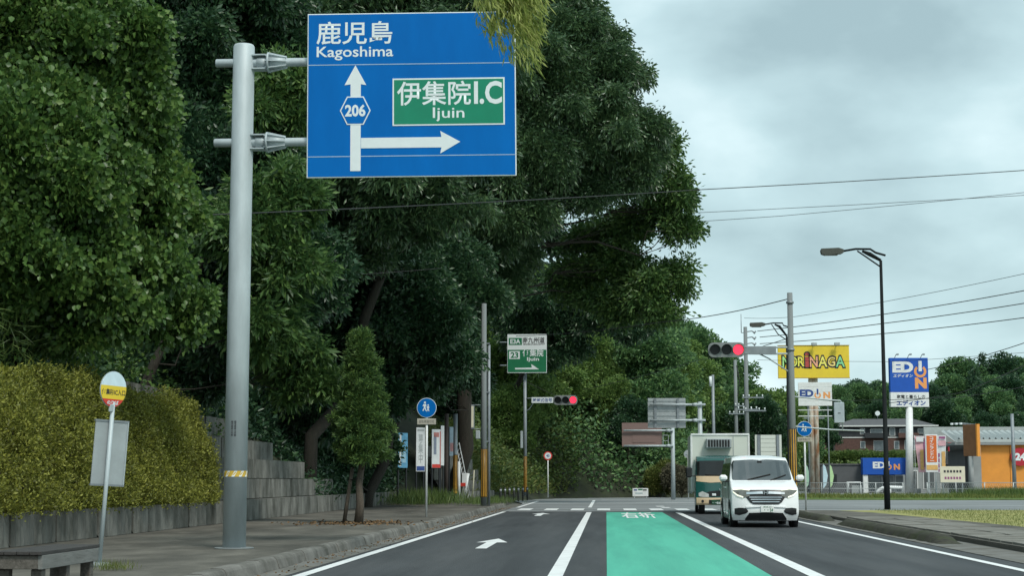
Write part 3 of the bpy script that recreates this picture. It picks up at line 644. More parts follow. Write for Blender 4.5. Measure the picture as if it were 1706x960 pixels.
for Y, p0, p1, step, hh in [(235, 1090, 1290, 30, 15), (255, 1095, 1300, 26, 16), (275, 1120, 1330, 26, 15)]:
    px = p0
    while px < p1:
        con = random.random() < .3; X = px2x(px+random.uniform(-8, 8), Y)
        dec = 1-.42*ss(1190, 1330, px)
        far_tree(random.choice(PC) if con else PB[random.choice([0, 2, 3, 0])], X, Y+random.uniform(-5, 5), hh*dec*random.uniform(.85, 1.12), random.uniform(.8, 1.05), ('tall conifer' if con else 'dark leafy tree')+(' in the front row' if Y < 245 else ' in the middle row' if Y < 265 else ' in the back row')+' of the ridge '+('above the grey sign back' if px < 1150 else 'above the truck' if px < 1225 else 'behind the paired utility poles'), 'trees on the ridge above the truck')
        px += step*random.uniform(.8, 1.2)
for Y, p0, p1, step, hh in [(300, 1370, 1720, 34, 9), (352, 1390, 1730, 26, 14), (385, 1400, 1730, 22, 16), (410, 1400, 1740, 20, 17)]:
    px = p0
    while px < p1:
        if Y < 340 and px < 1575: px += step; continue
        con = random.random() < .35; X = px2x(px+random.uniform(-6, 6), Y)
        bo_ = .80+.30*ss(1560, 1640, px)*(1-.35*ss(1660, 1720, px))
        far_tree(random.choice(PC) if con else PB[random.choice([0, 2, 3, 3, 0])], X, Y+random.uniform(-5, 5), hh*bo_*random.uniform(.85, 1.15), random.uniform(.8, 1.05), ('pointed conifer' if con else 'dense dark tree')+(' at the foot' if Y < 340 else ' low' if Y < 370 else ' high' if Y < 400 else ' at the top')+' on the wooded hill '+('behind the yellow billboard' if px < 1420 else 'left of the blue pylon sign' if px < 1490 else 'behind the blue pylon sign' if px < 1560 else 'above the laundry banners' if px < 1620 else 'above the orange shop'), 'trees on the hill behind the brick apartments')
        px += step*random.uniform(.8, 1.2)
for (px, Y, h, k, lab) in [(1262, 176, 9.5, PB[3], 'dark tree standing between the utility poles and the yellow billboard'), (1300, 182, 11.5, PB[1], 'pale tree just under the yellow billboard'), (1232, 186, 10, PB[2], 'dense tree behind the pair of utility poles'),
                           (1340, 200, 9.5, PB[2], 'dark tree behind the rusty billboard column'), (1372, 240, 7.5, PB[3], 'dark tree behind the small white billboard')]:
    far_tree(k, px2x(px, Y), Y, h, .85, lab, None, name='roadside_tree')
for Y, p0, p1, st_, hh, dx in [(52, 240, 520, 70, 13, -9), (66, 430, 800, 60, 15, -8), (84, 640, 900, 55, 17, -8)]:
    px = p0
    while px < p1:
        X = px2x(px, Y); X = min(X, toe(Y)-5); far_tree(PB[3], X, Y+random.uniform(-3, 3), hh*random.uniform(.9, 1.15), 1.0, 'dark tree up the left slope '+('behind the blue sign post' if Y < 60 else 'behind the blue direction sign' if Y < 75 else 'behind the huge domed crown'), 'trees up the left slope'); px += st_
for i, (px, Y, h) in enumerate([(850, 103, 5), (828, 106, 7), (885, 109, 5.5), (905, 112, 5), (935, 114, 5.5), (960, 117, 6.5), (845, 112, 8.5), (880, 117, 8.5), (925, 121, 8)]):
    X = px2x(px, Y); far_tree(PB[1], X, Y, h, 1.05, ['leafy sapling on the bank behind the far signal pole, nearest the road', 'bright leafy tree above the mossy block wall'][1 if i in (1, 6) else 0] if 0 else ['leafy tree on the bank left of the far signal pole', 'leafy tree just above the mossy block wall', 'low leafy tree behind the far signal pole', 'low leafy tree under the far signal name plate', 'low leafy tree behind the speed limit post', 'leafy tree right of the speed limit post', 'taller leafy tree on the slope above the mossy block wall', 'leafy tree behind the green expressway sign', 'leafy tree behind the lit far signal'][i], 'pale leafy trees on the far bank', name='bank_tree')
# bushes
def bush(label, c, r, m, leaf, name='bush'):
    c = Vector(c); t = empty(name, c, 0, label, 'bush'); lobes = []
    for i in range(7):
        a = random.uniform(0, 6.28); lobes.append((math.cos(a)*r[0]*.5, math.sin(a)*r[1]*.5, r[2]*random.uniform(.35, .75), r[0]*.5, r[1]*.5, r[2]*.36))
    V, T = cloud(lobes, **leaf); link('foliage', np_mesh('foliage', V, T), m, t)
    mb = MB()
    for i in range(5): mb.tube([(0, 0, -.05), (random.gauss(0, .2), random.gauss(0, .2), r[2]*.4), (random.gauss(0, .4)*r[0], random.gauss(0, .4)*r[1], r[2]*.75)], [.03, .02, .01], 5)
    o = mb.build('stems', M_bark, t); o['kind'] = 'stuff'
BU = dict(per_m2=26, clump=.1, m_leaf=8, L=.16, W=.07, droop=.1, outw=.7, rnd=.7, fill=.3)
bush('rounded yellow-green bush left of the far sign pole', (at(1100, 826, 112).x, 112, 0), (1.1, 1.1, 2.3), L_weed, BU)
bush('grey-brown shrub between the far sign pole and the truck', (at(1136, 826, 111).x, 111, 0), (1.3, 1.1, 2.2), mat('shrub_grey', (.10, .095, .06), .9, .4, 6), BU)
bush('low dark bush where the far road meets the wood', (at(1010, 830, 113).x, 113, .1), (2.2, 1.2, 1.6), L_dark, BU)
for i, px in enumerate((950, 972, 994, 1030, 1052, 1076)):
    bush(['bushy shrub at the far road edge just right of the speed limit post', 'second shrub right of the speed limit post', 'dense shrub left of the small notice board', 'dense shrub behind the left edge of the notice board', 'dense shrub behind the notice board', 'dense shrub right of the notice board'][i], (at(px, 830, 114.5+.3*i).x, 114.5+.3*i, .1), (1.5, 1.0, random.uniform(1.8, 3.0)), [L_mid, L_far, L_dark][i % 3], dict(BU, L=.2, W=.09))
for i, px in enumerate([1375, 1405, 1435, 1465, 1492, 1520]):
    bush(['bushy shrub above the dark grey shop wall, farthest from the orange shop', 'bushy shrub above the dark grey shop wall, second from the rusty column', 'shrub above the left end of the blue shop fascia', 'shrub above the middle of the blue shop fascia', 'shrub above the right end of the blue shop fascia', 'shrub beside the white column of the blue shop sign'][i], (px2x(px, 214), 214, hgt(px2x(px, 214), 214)-.5), (3.2, 2.2, random.uniform(1.6, 2.4)), L_sun, dict(BU, per_m2=8, L=.34, W=.16, clump=.22), 'slope_shrub')
tuft('tall_weeds', 'tall green weeds in front of the orange shop fence', (at(1690, 835, 110).x, 110, .0), (1.7, 1.2), 9000, .75, L_sun, .012)
# ---------------------------------------------------------------- signs, poles and street furniture
def L_(base, px, py, Y): return at(px, py, Y)-Vector(base)
def clamp_part(p, x, z, parent):         # ribbed flange where an arm leaves the post
    m = MB(); m.tube([(x-.20, 0, z), (x-.03, 0, z)], [.085, .085], 10)
    m.tube([(x-.03, 0, z), (x+.0, 0, z)], .165, 16)
    m.tube([(x+.0, 0, z), (x+.26, 0, z)], [.12, .085], 12)
    for k in range(8):
        a = math.pi*k/4; c, s_ = math.cos(a), math.sin(a)
        q = [(x+.0, .09*c, z+.09*s_), (x+.0, .162*c, z+.162*s_), (x+.27, .10*c, z+.10*s_), (x+.27, .07*c, z+.07*s_)]
        t = .008; n = (-s_*t, c*t)
        m.add([(a_, b-n[0]*0+(-s_)*t, c_+c*t) for a_, b, c_ in q]+[(a_, b+s_*t, c_-c*t) for a_, b, c_ in q], [(0, 1, 2, 3), (7, 6, 5, 4), (0, 4, 5, 1), (1, 5, 6, 2), (2, 6, 7, 3), (3, 7, 4, 0)])
        b = (x-.035, .13*c, z+.13*s_); m.tube([b, (x-.06, .13*c, z+.13*s_)], .014, 6)
    for dz in (-.11, .11): m.box((x-.16, 0, z+dz), (.22, .2, .02))
    return m.build('flange', M_galv, parent)
# big blue direction sign
b = gnd(390, 915, W); Yb = b.y
ds = empty('direction_sign', b, 0, 'large blue direction sign on a thick grey post over the pavement', 'road sign')
top = L_(b, 399, 75, Yb).z; xm = L_(b, 399, 75, Yb).x
MB().tube([(0, 0, 0), (0, 0, top*.5), (0, 0, top-.03), (0, 0, top)], [.178, .172, .168, .15], 28).build('post', M_galv, ds)
MB().disc((0, 0, 0), .1, .1).build('base_plate', M_galv, ds) if 0 else MB().tube([(0, 0, 0), (0, 0, .02)], .3, 20).build('base_plate', M_conc, ds)
za, zb_ = L_(b, 450, 104, Yb).z, L_(b, 450, 237, Yb).z; xl = L_(b, 360, 104, Yb).x; x0 = L_(b, 515, 160, Yb).x; x1 = L_(b, 860, 160, Yb).x
for z in (za, zb_):
    m = MB(); m.tube([(xl, 0, z), (xl+.012, 0, z), (x1-.1, 0, z)], [.06, .068, .068], 16); m.build('arm', M_galv, ds); clamp_part(None, .42, z, ds)
zt = L_(b, 690, 24, Yb).z; z0 = L_(b, 690, 297, Yb).z; Wd, Hd = x1-x0, zt-z0; xc, zc = (x0+x1)/2, (zt+z0)/2
rotp = empty('sign_face', (xc, -.12, zc), R(-1.0)); rotp.parent = ds; rotp.rotation_euler = (0, R(-.45), R(2.0))
bd = MB().box((0, .012, 0), (Wd, .024, Hd), bev=.006).build('board', M_refl, rotp)
MB().box((0, -.003, 0), (Wd-.035, .004, Hd-.035)).build('blue_sheet', M_blue, rotp)
sx = Wd/345.0; sz = Hd/271.0
def q(px, py): return ((px-687.5)*sx, (161-py)*sz)
YT = -.0085
for i, (y_, w_) in enumerate(((111, 1), (262, 1))): MB().box((0, -.0065, q(0, y_)[1]), (Wd-.03, .002, .012)).build('panel_seam', mat('seam', (.35, .48, .60), .5), rotp)
x, z = q(593, 58); text('鹿児島', M_refl, rotp, x, YT, z, 126*sx, 38*sz, .012)
x, z = q(594, 92); text('Kagoshima', M_refl, rotp, x, YT, z, 127*sx, 23*sz, .012)
P_ = lambda L: [q(*p) for p in L]
MB().prism(P_([(595, 112), (613, 145), (604, 143.5), (604, 286), (587, 286), (587, 143.5), (577, 145)]), -.010, -.006).build('arrow_shape', M_refl, rotp)
MB().prism(P_([(604.5, 232), (737, 232), (735, 222), (768, 240), (735, 259), (737, 249), (604.5, 249)]), -.010, -.006).build('arrow_shape', M_refl, rotp)
def hexa(w): return P_([(595-24*w, 187), (595-13*w, 187-22*w), (595+13*w, 187-22*w), (595+24*w, 187), (595+13*w, 187+22*w), (595-13*w, 187+22*w)])
MB().prism(hexa(1.06), -.013, -.007).build('route_shield', M_refl, rotp); MB().prism(hexa(.97), -.016, -.0135).build('route_shield', M_blue, rotp)
x, z = q(595, 187); text('206', M_refl, rotp, x, -.0185, z, 34*sx, 20*sz, .035)
x, z = q(749, 174); MB().box((x, -.009, z), (185*sx, .006, 78*sz)).build('green_panel', M_refl, rotp); MB().box((x, -.0135, z), (180*sx, .003, 73*sz)).build('green_panel', M_signgreen, rotp)
x, z = q(725, 160); text('伊集院', M_refl, rotp, x, -.017, z, 122*sx, 40*sz, .012)
x, z = q(814, 160); text('I.C', M_refl, rotp, x, -.017, z, 46*sx, 38*sz, .03)
x, z = q(749, 195); text('Ijuin', M_refl, rotp, x, -.017, z, 52*sx, 23*sz, .008)
zz = L_(b, 390, 790, Yb).z; rr = .1785
m = MB(); m.tube([(0, 0, zz-.045), (0, 0, zz+.045)], rr+.001, 28, cap=False); m.build('reflective_band', mat('band_gold', (.60, .40, .06), .5), ds)
for k in range(5):
    a0 = -math.pi+.2+k*.62; vs = [(math.cos(a)*(rr+.004), math.sin(a)*(rr+.004), zz+dz) for a, dz in ((a0, -.045), (a0+.24, -.045), (a0+.50, .045), (a0+.26, .045))]
    MB().add(vs, [(0, 1, 2, 3)]).build('band_stripe', M_refl, ds)
zl = L_(b, 390, 715, Yb).z
for dx in (-.028, .02):
    text('鹿児島県\n伊集院' if 0 else '鹿児島県土木部', M_ink, ds, dx, -math.sqrt(.176**2-dx*dx)-.004, zl, .035, .24, .01, 'stencil_lettering', vertical=True)

# bus stop
b = gnd(165, 945, W); s = ppm(b.y); tilt = (L_(b, 187, 690, b.y).x)/(L_(b, 187, 690, b.y).z)
bs = empty('bus_stop_sign', b, 0, 'leaning bus stop pole with round red, yellow and pale blue plate', 'bus stop', rot=(0, math.atan(tilt), 0))
H = L_(b, 187, 676, b.y).z
MB().tube([(0, 0, 0), (0, 0, H+.05)], .026, 12).build('pole', M_galv, bs)
MB().tube([(0, 0, 0), (0, 0, .05)], [.16, .13], 14).build('foot', M_conc, bs)
pl = empty('plate', (0, -.03, H+.2), 0); pl.parent = bs; pl.rotation_euler = (0, 0, R(63))
r = .215
def band(a, b_): # slice of the disc between two heights
    n = 20; t0, t1 = math.asin(a), math.asin(b_); pts = [(math.cos(t0+(t1-t0)*k/n)*r, math.sin(t0+(t1-t0)*k/n)*r) for k in range(n+1)]
    return pts+[(-x_, z_) for x_, z_ in reversed(pts)]
MB().disc((0, .004, 0), r+.006, .012, 36).build('backing', M_galv, pl)
for m_, a, e in ((mat('pale_blue', (.60, .74, .80), .4), .20, .999), (M_yellow, -.56, .20), (M_red, -.999, -.56)): MB().prism(band(a, e), -.004, .003).build('colour_band', m_, pl)
text('伊集院IC入口', M_ink, pl, 0, -.006, -.16*r, r*1.85, r*.34, .02)
text('のりば', M_refl, pl, 0, -.006, -.76*r, r*.9, r*.24, .03)
MB().box((0, .005, -.23), (.09, .03, .10), bev=.01).build('clamp', M_galv, pl)
tb_ = empty('timetable_board', (.0, .05, L_(b, 180, 755, b.y).z), R(46)); tb_.parent = bs
bw, bh = .44, 108/s
MB().box((0, .02, 0), (bw, .02, bh), bev=.006).build('board', M_signback, tb_)
for z_ in (-bh/2, bh/2): MB().box((0, .02, z_), (bw+.02, .035, .025)).build('edge_trim', M_steel, tb_)
MB().box((bw/2, .02, 0), (.016, .035, bh)).build('edge_trim', M_galv, tb_)
# bench
bn = empty('bench', (-5.19, 15.0, W), 0, 'weathered dark wooden bench at the kerb before the leaning bus stop pole', 'bench')
for k in range(4): MB().box((-.171+k*.114, 0, .405), (.108, 1.66, .032), bev=.004).build('seat_plank', mat('dark_wood', (.045, .042, .040), .75, .3, 5, .3, stretch=(8, 1, 8)), bn)
M_wood_lit = mat('wood_painted_lit', (.20, .205, .195), .85, .3, 6, .4, dirt=(.1, .1, .09), dscale=3, stretch=(8, 1, 8))  # long aprons paler: light on the roadside face put into the wood colour
for sx_ in (-1, 1): MB().box((sx_*.205, 0, .325), (.04, 1.60, .125), bev=.004).build('apron', M_wood_lit, bn)
for sy in (-1, 1):
    MB().box((0, sy*.78, .325), (.37, .04, .12), bev=.004).build('apron', M_wood, bn)
    for sx_ in (-1, 1): MB().box((sx_*.15, sy*.68, .13), (.10, .10, .26), bev=.006).build('leg', M_wood, bn)
MB().box((.15, 0, .13), (.09, .09, .26), bev=.006).build('leg', M_wood, bn)
# round blue signs on white posts
def walker(m, parent, y, sc, dx=0, dz=0):
    for bx, bz, r_ in ((-.05, .13, .032), (.05, .05, .024)):
        k = r_/.032
        p = MB().disc((dx+(bx)*sc, y, dz+bz*sc), r_*sc, .002, 12); p.prism([(dx+(bx+a*k)*sc, dz+(bz+c*k)*sc) for a, c in ((-.045, -.05), (.03, -.045), (.05, -.12), (.035, -.125), (.018, -.09), (.02, -.16), (.05, -.25), (.02, -.255), (-.005, -.18), (-.045, -.26), (-.075, -.245), (-.03, -.16), (-.035, -.10), (-.06, -.12), (-.07, -.11))], y, y+.002)
        p.build('pictogram', m, parent)
def ped_sign(px, pyb, pyd, rpx, label, zb=W, z_panel=None):
    b = gnd(px, pyb, zb); s = ppm(b.y); r = rpx/s; o = empty('pedestrian_sign', b, 0, label, 'road sign')
    H = L_(b, px, pyd, b.y).z; MB().tube([(0, 0, 0), (0, 0, H+r*.8)], .033, 12).build('pole', M_white, o)
    MB().disc((0, -.045, H), r, .02, 36).build('rim', M_refl, o); MB().disc((0, -.050, H), r*.95, .004, 36).build('disc_face', M_blue, o)
    walker(M_refl, o, -.054, r/.30, -.01*r, H+.10*r)
    z2 = H-r-.11; MB().box((0, -.045, z2), (r*2*.95, .016, .17), bev=.004).build('sub_plate', mat('faded_plate', (.42, .40, .34), .7, .2, 6), o)
    text('自転車通行可', mat('faded_ink', (.2, .19, .17), .7), o, 0, -.056, z2, r*1.5, .09, .01)
    for z in (H, z2): MB().box((0, -.02, z), (.09, .03, .03)).build('bracket', M_galv, o)
    return o
ped_sign(710, 862, 680, 16.5, 'round blue pedestrian sign on a white post before the posters')
ped_sign(1343, 853, 715, 12.5, 'round blue pedestrian sign beside the white van and striped pole', 0.05)

# utility poles
def pole(px, Y, pyt, r, label, m, z=0, stripes=None, name='utility_pole', n=14, taper=.75, group=None):
    X = at(px, 800, Y).x; b = Vector((X, Y, z)); o = empty(name, b, 0, label, 'pole', group); H = L_(b, px, pyt, Y).z
    MB().tube([(0, 0, 0), (0, 0, H)], [r, r*taper], n).build('pole', m, o)
    if stripes:
        h0, h1 = stripes; MB().tube([(0, 0, h0), (0, 0, h1)], r*1.03, n, cap=True).build('guard_sleeve', M_black, o)
        for k in range(5):
            a = -math.pi+.28+k*.64; vs = []
            for h in (h0+.02, h1-.02): vs += [(math.cos(a)*r*1.06, math.sin(a)*r*1.06, h), (math.cos(a+.26)*r*1.06, math.sin(a+.26)*r*1.06, h)]
            MB().add(vs, [(0, 1, 3, 2)]).build('guard_stripe', M_amber, o)
    return o, b, H
o, b, H = pole(806, 66, 506, .13, 'grey utility pole with black and amber guard strips on the left pavement', M_conc, W, (.35, 2.3))
zq = L_(b, 790, 695, 66).z
for z in (zq+.48, zq-.5): MB().tube([(-.13, 0, z), (-.5, 0, z)], .02, 6).build('bracket', M_steel, o)
MB().box((-.46, 0, zq), (.13, .2, .98), bev=.01).build('lamp_box', M_steel, o); MB().box((-.46, -.105, zq), (.09, .012, .86)).build('lamp_panel', M_cream, o)
MB().box((-.24, -.05, L_(b, 795, 725, 66).z), (.18, .16, .34), bev=.02).build('meter_box', M_galv, o)
MB().tube([(.2, .05, 0), (.2, .05, L_(b, 812, 575, 66).z)], .06, 10).build('steel_riser', M_steel, o)
for z in (2.6, 4.6, 6.6): MB().box((.1, 0, z), (.26, .1, .05)).build('strap', M_steel, o)
# pole right, carrying the near signal
o, b, H = pole(1322, 58, 488, .128, 'grey utility pole behind the white van carrying the near signal', M_conc, 0, (.15, 3.0)); rp0, rpb = o, b
for z in (H-.35, L_(b, 1320, 583, 58).z): MB().tube([(0, 0, z-.04), (0, 0, z+.04)], .135, 12).build('strap', M_steel, o)
def signal(px0, px1, py, Y, label, arm_px, plate=None, group=None, pole_x=None, ang=0):
    c = at((px0+px1)/2, py, Y); s = ppm(Y); Wm = (px1-px0)/s; o = empty('traffic_signal', c, R(ang), label, 'traffic light'); h = Wm/2.5
    xz = []
    for k in range(32):
        a = 2*math.pi*k/32; xz.append(((Wm/2-h/2)*(1 if math.cos(a) > 0 else -1)+h/2*math.copysign(abs(math.cos(a))**.7, math.cos(a)), h/2*math.copysign(abs(math.sin(a))**.7, math.sin(a))))
    MB().prism(xz, 0, .16).build('housing', M_housing, o)
    for k in range(3):
        x = (k-1)*Wm*.315; rr = Wm*.135
        MB().disc((x, -.012, 0), rr, .01, 24).build('lens', M_lensred if k == 2 else M_lensoff, o)
        v = MB(); n = 18; vs = []
        for i in range(n+1):
            a = -.5+(math.pi+1.0)*i/n; ln = .22 if .1 < a < math.pi-.1 else .1
            for rad in (rr*1.06, rr*1.12): vs += [(x+math.cos(a)*rad, 0, math.sin(a)*rad), (x+math.cos(a)*rad, -ln, math.sin(a)*rad)]
        fs = []
        for i in range(n): a = i*4; fs += [(a, a+1, a+5, a+4), (a+2, a+6, a+7, a+3), (a+1, a+3, a+7, a+5)]
        v.add(vs, fs, True).build('visor', M_housing, o)
    return o, c, Wm, h
o, c, Wm, h = signal(1180, 1241, 583, 57.6, 'near traffic signal showing red, on an arm above the truck', 1320)
xp = rpb.x-c.x
for dz in (.1, -.13): MB().tube([(Wm/2-.02, .12, dz), (xp-.14, .3, dz)], .038, 10).build('arm', M_galv, o)
MB().prism([(Wm/2, -.16), (Wm/2, .12), (Wm/2+1.1, .12), (Wm/2+1.1, -.16)], .10, .14).build('arm_plate', M_steel, o)
MB().tube([(Wm/2+.5, .2, -.13), (xp-.8, .25, -.3), (xp-.13, .3, -.75)], .025, 8).build('stay', M_galv, o)
# far signal with the green expressway sign on top of its pole
Yf = 95; zf = .28
o, b, H = pole(875, Yf, 618, .10, 'slim grey signal pole with amber guard strips at the far junction', M_steel, zf, (.2, 2.3), 'signal_pole', taper=.9); fpb = b
MB().box((-.2, 0, L_(b, 868, 733, Yf).z), (.14, .2, 1.0), bev=.01).build('control_box', M_galv, o)
o, c, Wm, h = signal(922, 962, 667, Yf-.3, 'far traffic signal showing red beside its white name plate', 875)
xp = fpb.x-c.x; x_pl = at(904, 666, Yf).x-c.x
MB().tube([(xp, .25, .12), (-Wm/2+.05, .1, .12)], .03, 8).build('arm', M_galv, o)
MB().tube([(xp, .25, -.7), (xp+.3, .22, -.45), (x_pl-.4, .15, .1)], .02, 6).build('stay', M_galv, o)
MB().box((x_pl, .0, 0), (36/ppm(Yf), .02, 9.5/ppm(Yf)), bev=.004).build('name_plate', M_refl, o)
text('時差式信号', M_inkblue, o, x_pl, -.014, 0, 32/ppm(Yf), 6.5/ppm(Yf), .015)
Ye = Yf-.4; c = at(878, 589.5, Ye); s = ppm(Ye); we, he = 66/s, 65/s
o = empty('expressway_sign', c, 0, 'green and white expressway sign with right arrow above the far signal', 'road sign')
MB().box((0, .02, 0), (we, .04, he), bev=.01).build('board', M_refl, o)
MB().box((0, -.003, -he*.19), (we-.05, .004, he*.58)).build('green_sheet', M_hwgreen, o)
def e(px, py): return ((px-878)/s, (589.5-py)/s)
x, z = e(858.5, 569); MB().box((x, -.004, z), (22/s, .006, 12/s)).build('route_patch', M_hwgreen, o); text('E3A', M_refl, o, x, -.010, z, 17/s, 8/s, .03)
x, z = e(889, 567); text('南九州道', M_ink, o, x, -.004, z, 37/s, 10/s, .02); x, z = e(890, 573.8); text('MINAMI-KYUSHU EXPWY', M_ink, o, x, -.004, z, 36/s, 3/s, .02)
x, z = e(857, 592); MB().box((x, -.008, z), (18/s, .006, 13/s)).build('route_patch', M_refl, o); text('23', M_hwgreen, o, x, -.013, z, 13/s, 10/s, .035)
x, z = e(888, 588.5); text('伊集院', M_refl, o, x, -.008, z, 35/s, 12/s, .015); x, z = e(888, 599.5); text('Ijuin', M_refl, o, x, -.008, z, 20/s, 8/s, .02)
MB().prism([e(*p) for p in ((858, 616), (858, 613.5), (886, 613), (885, 607), (898, 616))], -.010, -.006).build('arrow_shape', M_refl, o)
for z in (-he*.3, he*.3): MB().tube([(at(875, 589, Ye).x-c.x-1.5, .16, z), (we/2-.1, .16, z)], .035, 8).build('arm', M_galv, o)
MB().tube([(at(874, 600, Ye).x-c.x, .2, -he/2-.15), (at(874, 600, Ye).x-c.x, .2, he*.42)], .07, 10).build('mast', M_steel, o)
# 40 speed sign
b = Vector((at(913, 830, 102).x, 102, .1)); o = empty('speed_sign', b, 0, 'small round speed limit sign with red rim on a white post', 'road sign'); H = L_(b, 912, 760, 102).z
MB().tube([(0, 0, 0), (0, 0, H+.2)], .035, 10).build('pole', M_white, o); MB().disc((0, -.04, H), .27, .02, 28).build('rim', M_red, o); MB().disc((0, -.045, H), .20, .004, 28).build('disc_face', M_refl, o)
text('40', M_inkblue, o, 0, -.049, H, .2, .17, .03)
# sign backs at the far right of the junction
def sign_back(px0, px1, py0, py1, Y, label, m, pole_px, pole_top, arm_pys, ribs=True, zb=0, over=6, pr=.13):
    X = at(pole_px, 800, Y).x; b = Vector((X, Y, zb)); o = empty('sign_back', b, 0, label, 'road sign')
    a = L_(b, px0, py0, Y); c = L_(b, px1, py1, Y); wd, hh = c.x-a.x, a.z-c.z; xc, zc = (a.x+c.x)/2, (a.z+c.z)/2
    H = L_(b, pole_px, pole_top, Y).z; MB().tube([(0, 0, 0), (0, 0, H)], [pr, pr*.9], 14).build('pole', M_galv, o)
    MB().box((xc, .0, zc), (wd, .03, hh), bev=.006).build('board', m, o)
    if ribs:
        for k in range(6): MB().box((xc, -.03, c.z+hh*(k+.5)/6), (wd*.98, .03, .05)).build('rib', M_signback, o)
        for fx in (.2, .8): MB().box((a.x+wd*fx, -.075, zc), (.13, .06, hh*.98)).build('upright', M_steel, o)
    for py in arm_pys:
        z = L_(b, px0, py, Y).z; MB().tube([(a.x+.1, -.16, z), (over/ppm(Y)+.1, -.16, z)], .06, 10).build('arm', M_galv, o)
        MB().tube([(-.42, -.16, z), (-.16, -.16, z)], [.07, .11], 10).build('flange', M_galv, o)
    return o, b, a, c
sign_back(1079, 1142.5, 664, 713.5, 88, 'ribbed grey back of a road sign above the truck', M_signback, 1167.5, 670, (675, 701))
o, b, a, c = sign_back(1036, 1103, 705, 745, 99, 'brown back of a road sign below the ribbed grey one', M_brown, 1121.5, 712, (718, 743.5), False, zb=-.02, over=-2)
MB().box(((a.x*.45+c.x*.55), -.02, (a.z*.42+c.z*.58)), ((c.x-a.x)*.58, .03, (a.z-c.z)*.48)).build('patch_plate', M_brown, o)
zq = L_(b, 1109, 735, 99).z
for dx in (-.16, .16): MB().box((L_(b, 1109, 735, 99).x+dx, -.1, zq), (.035, .035, .68)).build('bracket', M_signback, o)
for dz in (-.34, 0, .34): MB().box((L_(b, 1109, 735, 99).x, -.1, zq+dz), (.29, .03, .035)).build('bracket', M_signback, o)
b = Vector((at(1147, 832, 100).x, 100, 0)); o = empty('round_sign_back', b, 0, 'round grey sign back on a thin white post left of the truck', 'road sign'); H = L_(b, 1147, 757, 100).z
MB().tube([(0, -.04, 0), (0, -.04, H+.2)], .03, 8).build('pole', M_white, o); MB().disc((0, 0, H), .25, .02, 24).build('disc_face', M_signback, o); MB().box((0, -.02, H), (.3, .03, .04)).build('bracket', M_galv, o)
b = Vector((at(1067, 830, 110).x, 110, .0)); o = empty('notice_board', b, 0, 'small white notice board at the far end of the road', 'sign')
MB().box((0, 0, .36), (1.05, .03, .55), bev=.01).build('board', M_white, o)
for dx in (-.4, .4): MB().box((dx, .04, .2), (.05, .05, .5)).build('leg', M_galv, o)
for (dx, dz, w_, m_) in ((-.33, .52, .22, M_inkblue), (.0, .55, .3, M_hwgreen), (.3, .52, .24, M_ink), (-.1, .3, .5, mat('faded_print', (.4, .48, .5), .6))): MB().box((dx, -.02, dz), (w_, .008, .09)).build('printed_patch', m_, o)

# stub posts by the far bank
for k in range(7):
    px = 834+k*7.4; Y = 78+k*2.2; b = Vector((at(px, 830, Y).x, Y, .06)); o = empty('stub_post', b, 0, ['first', 'second', 'third', 'fourth', 'fifth', 'sixth', 'last'][k]+' dark stub post in the row, counting from the utility pole', 'post', 'stub posts by the far bank')
    MB().tube([(0, 0, 0), (0, 0, .72), (0, 0, .76)], [.05, .05, .03], 10).build('shaft', mat('stub_dark', (.045, .047, .045), .6), o); MB().tube([(0, 0, .58), (0, 0, .68)], .053, 10).build('reflector', M_signback, o)
# posters along the left verge
def poster(px0, px1, py0, py1, Y, label, face, marks, lean=0):
    c = at((px0+px1)/2, (py0+py1)/2, Y); s = ppm(Y); wv = (px1-px0)/s; h = (py1-py0)/s; wd = wv/math.cos(R(48))
    o = empty('poster_board', (c.x, c.y, W), R(-48)*0+R(48), label, 'poster'); zc = c.z-W
    MB().box((0, 0, zc), (wd, .03, h), bev=.005).build('board', face, o)
    for sx_ in (-1, 1): MB().box((sx_*wd*.42, .03, (zc+h/2)/2), (.06, .05, zc+h/2)).build('leg', M_black, o)
    for (fx, fz, fw, fh, m_) in marks: MB().box((fx*wd, -.02, zc+fz*h), (fw*wd, .006, fh*h)).build('printed_patch', m_, o)
    return o, wd, h, zc
poster(664, 678, 722, 780, 70, 'blue roadside poster nearest the street tree', M_bannerb, [(-.3, 0, .22, .9, M_banner), (.1, -.2, .4, .3, mat('sky_print', (.3, .5, .62), .6))])
o, wd, h, zc = poster(694, 707, 713, 786, 71, 'tall white roadside poster with dark footer', M_banner, [(0, -.43, .9, .1, M_inkblue), (0, .44, .8, .05, mat('grey_print', (.4, .42, .42), .6))]); text('募集中', mat('grey_ink', (.35, .38, .38), .6), o, 0, -.02, zc+.02*h, wd*.55, h*.66, .01, vertical=True)
o, wd, h, zc = poster(720, 733, 716, 780, 72, 'white roadside poster with red border and footer', M_banner, [(0, -.45, .95, .09, M_red), (.45, 0, .1, .9, mat('rose_border', (.5, .14, .12), .6)), (-.15, .1, .3, .5, mat('print_slate', (.22, .25, .32), .6)), (0, .36, .6, .12, mat('rose_print', (.5, .2, .18), .6))])
poster(734.5, 739.5, 710, 776, 73, 'narrow white roadside poster edge beside the red bordered one', M_banner, [])
poster(749, 757, 712, 760, 76, 'pale blue roadside poster behind the twin poles', mat('poster_pale', (.35, .45, .52), .6), [(0, -.2, .8, .3, mat('poster_rose', (.5, .25, .25), .6))])
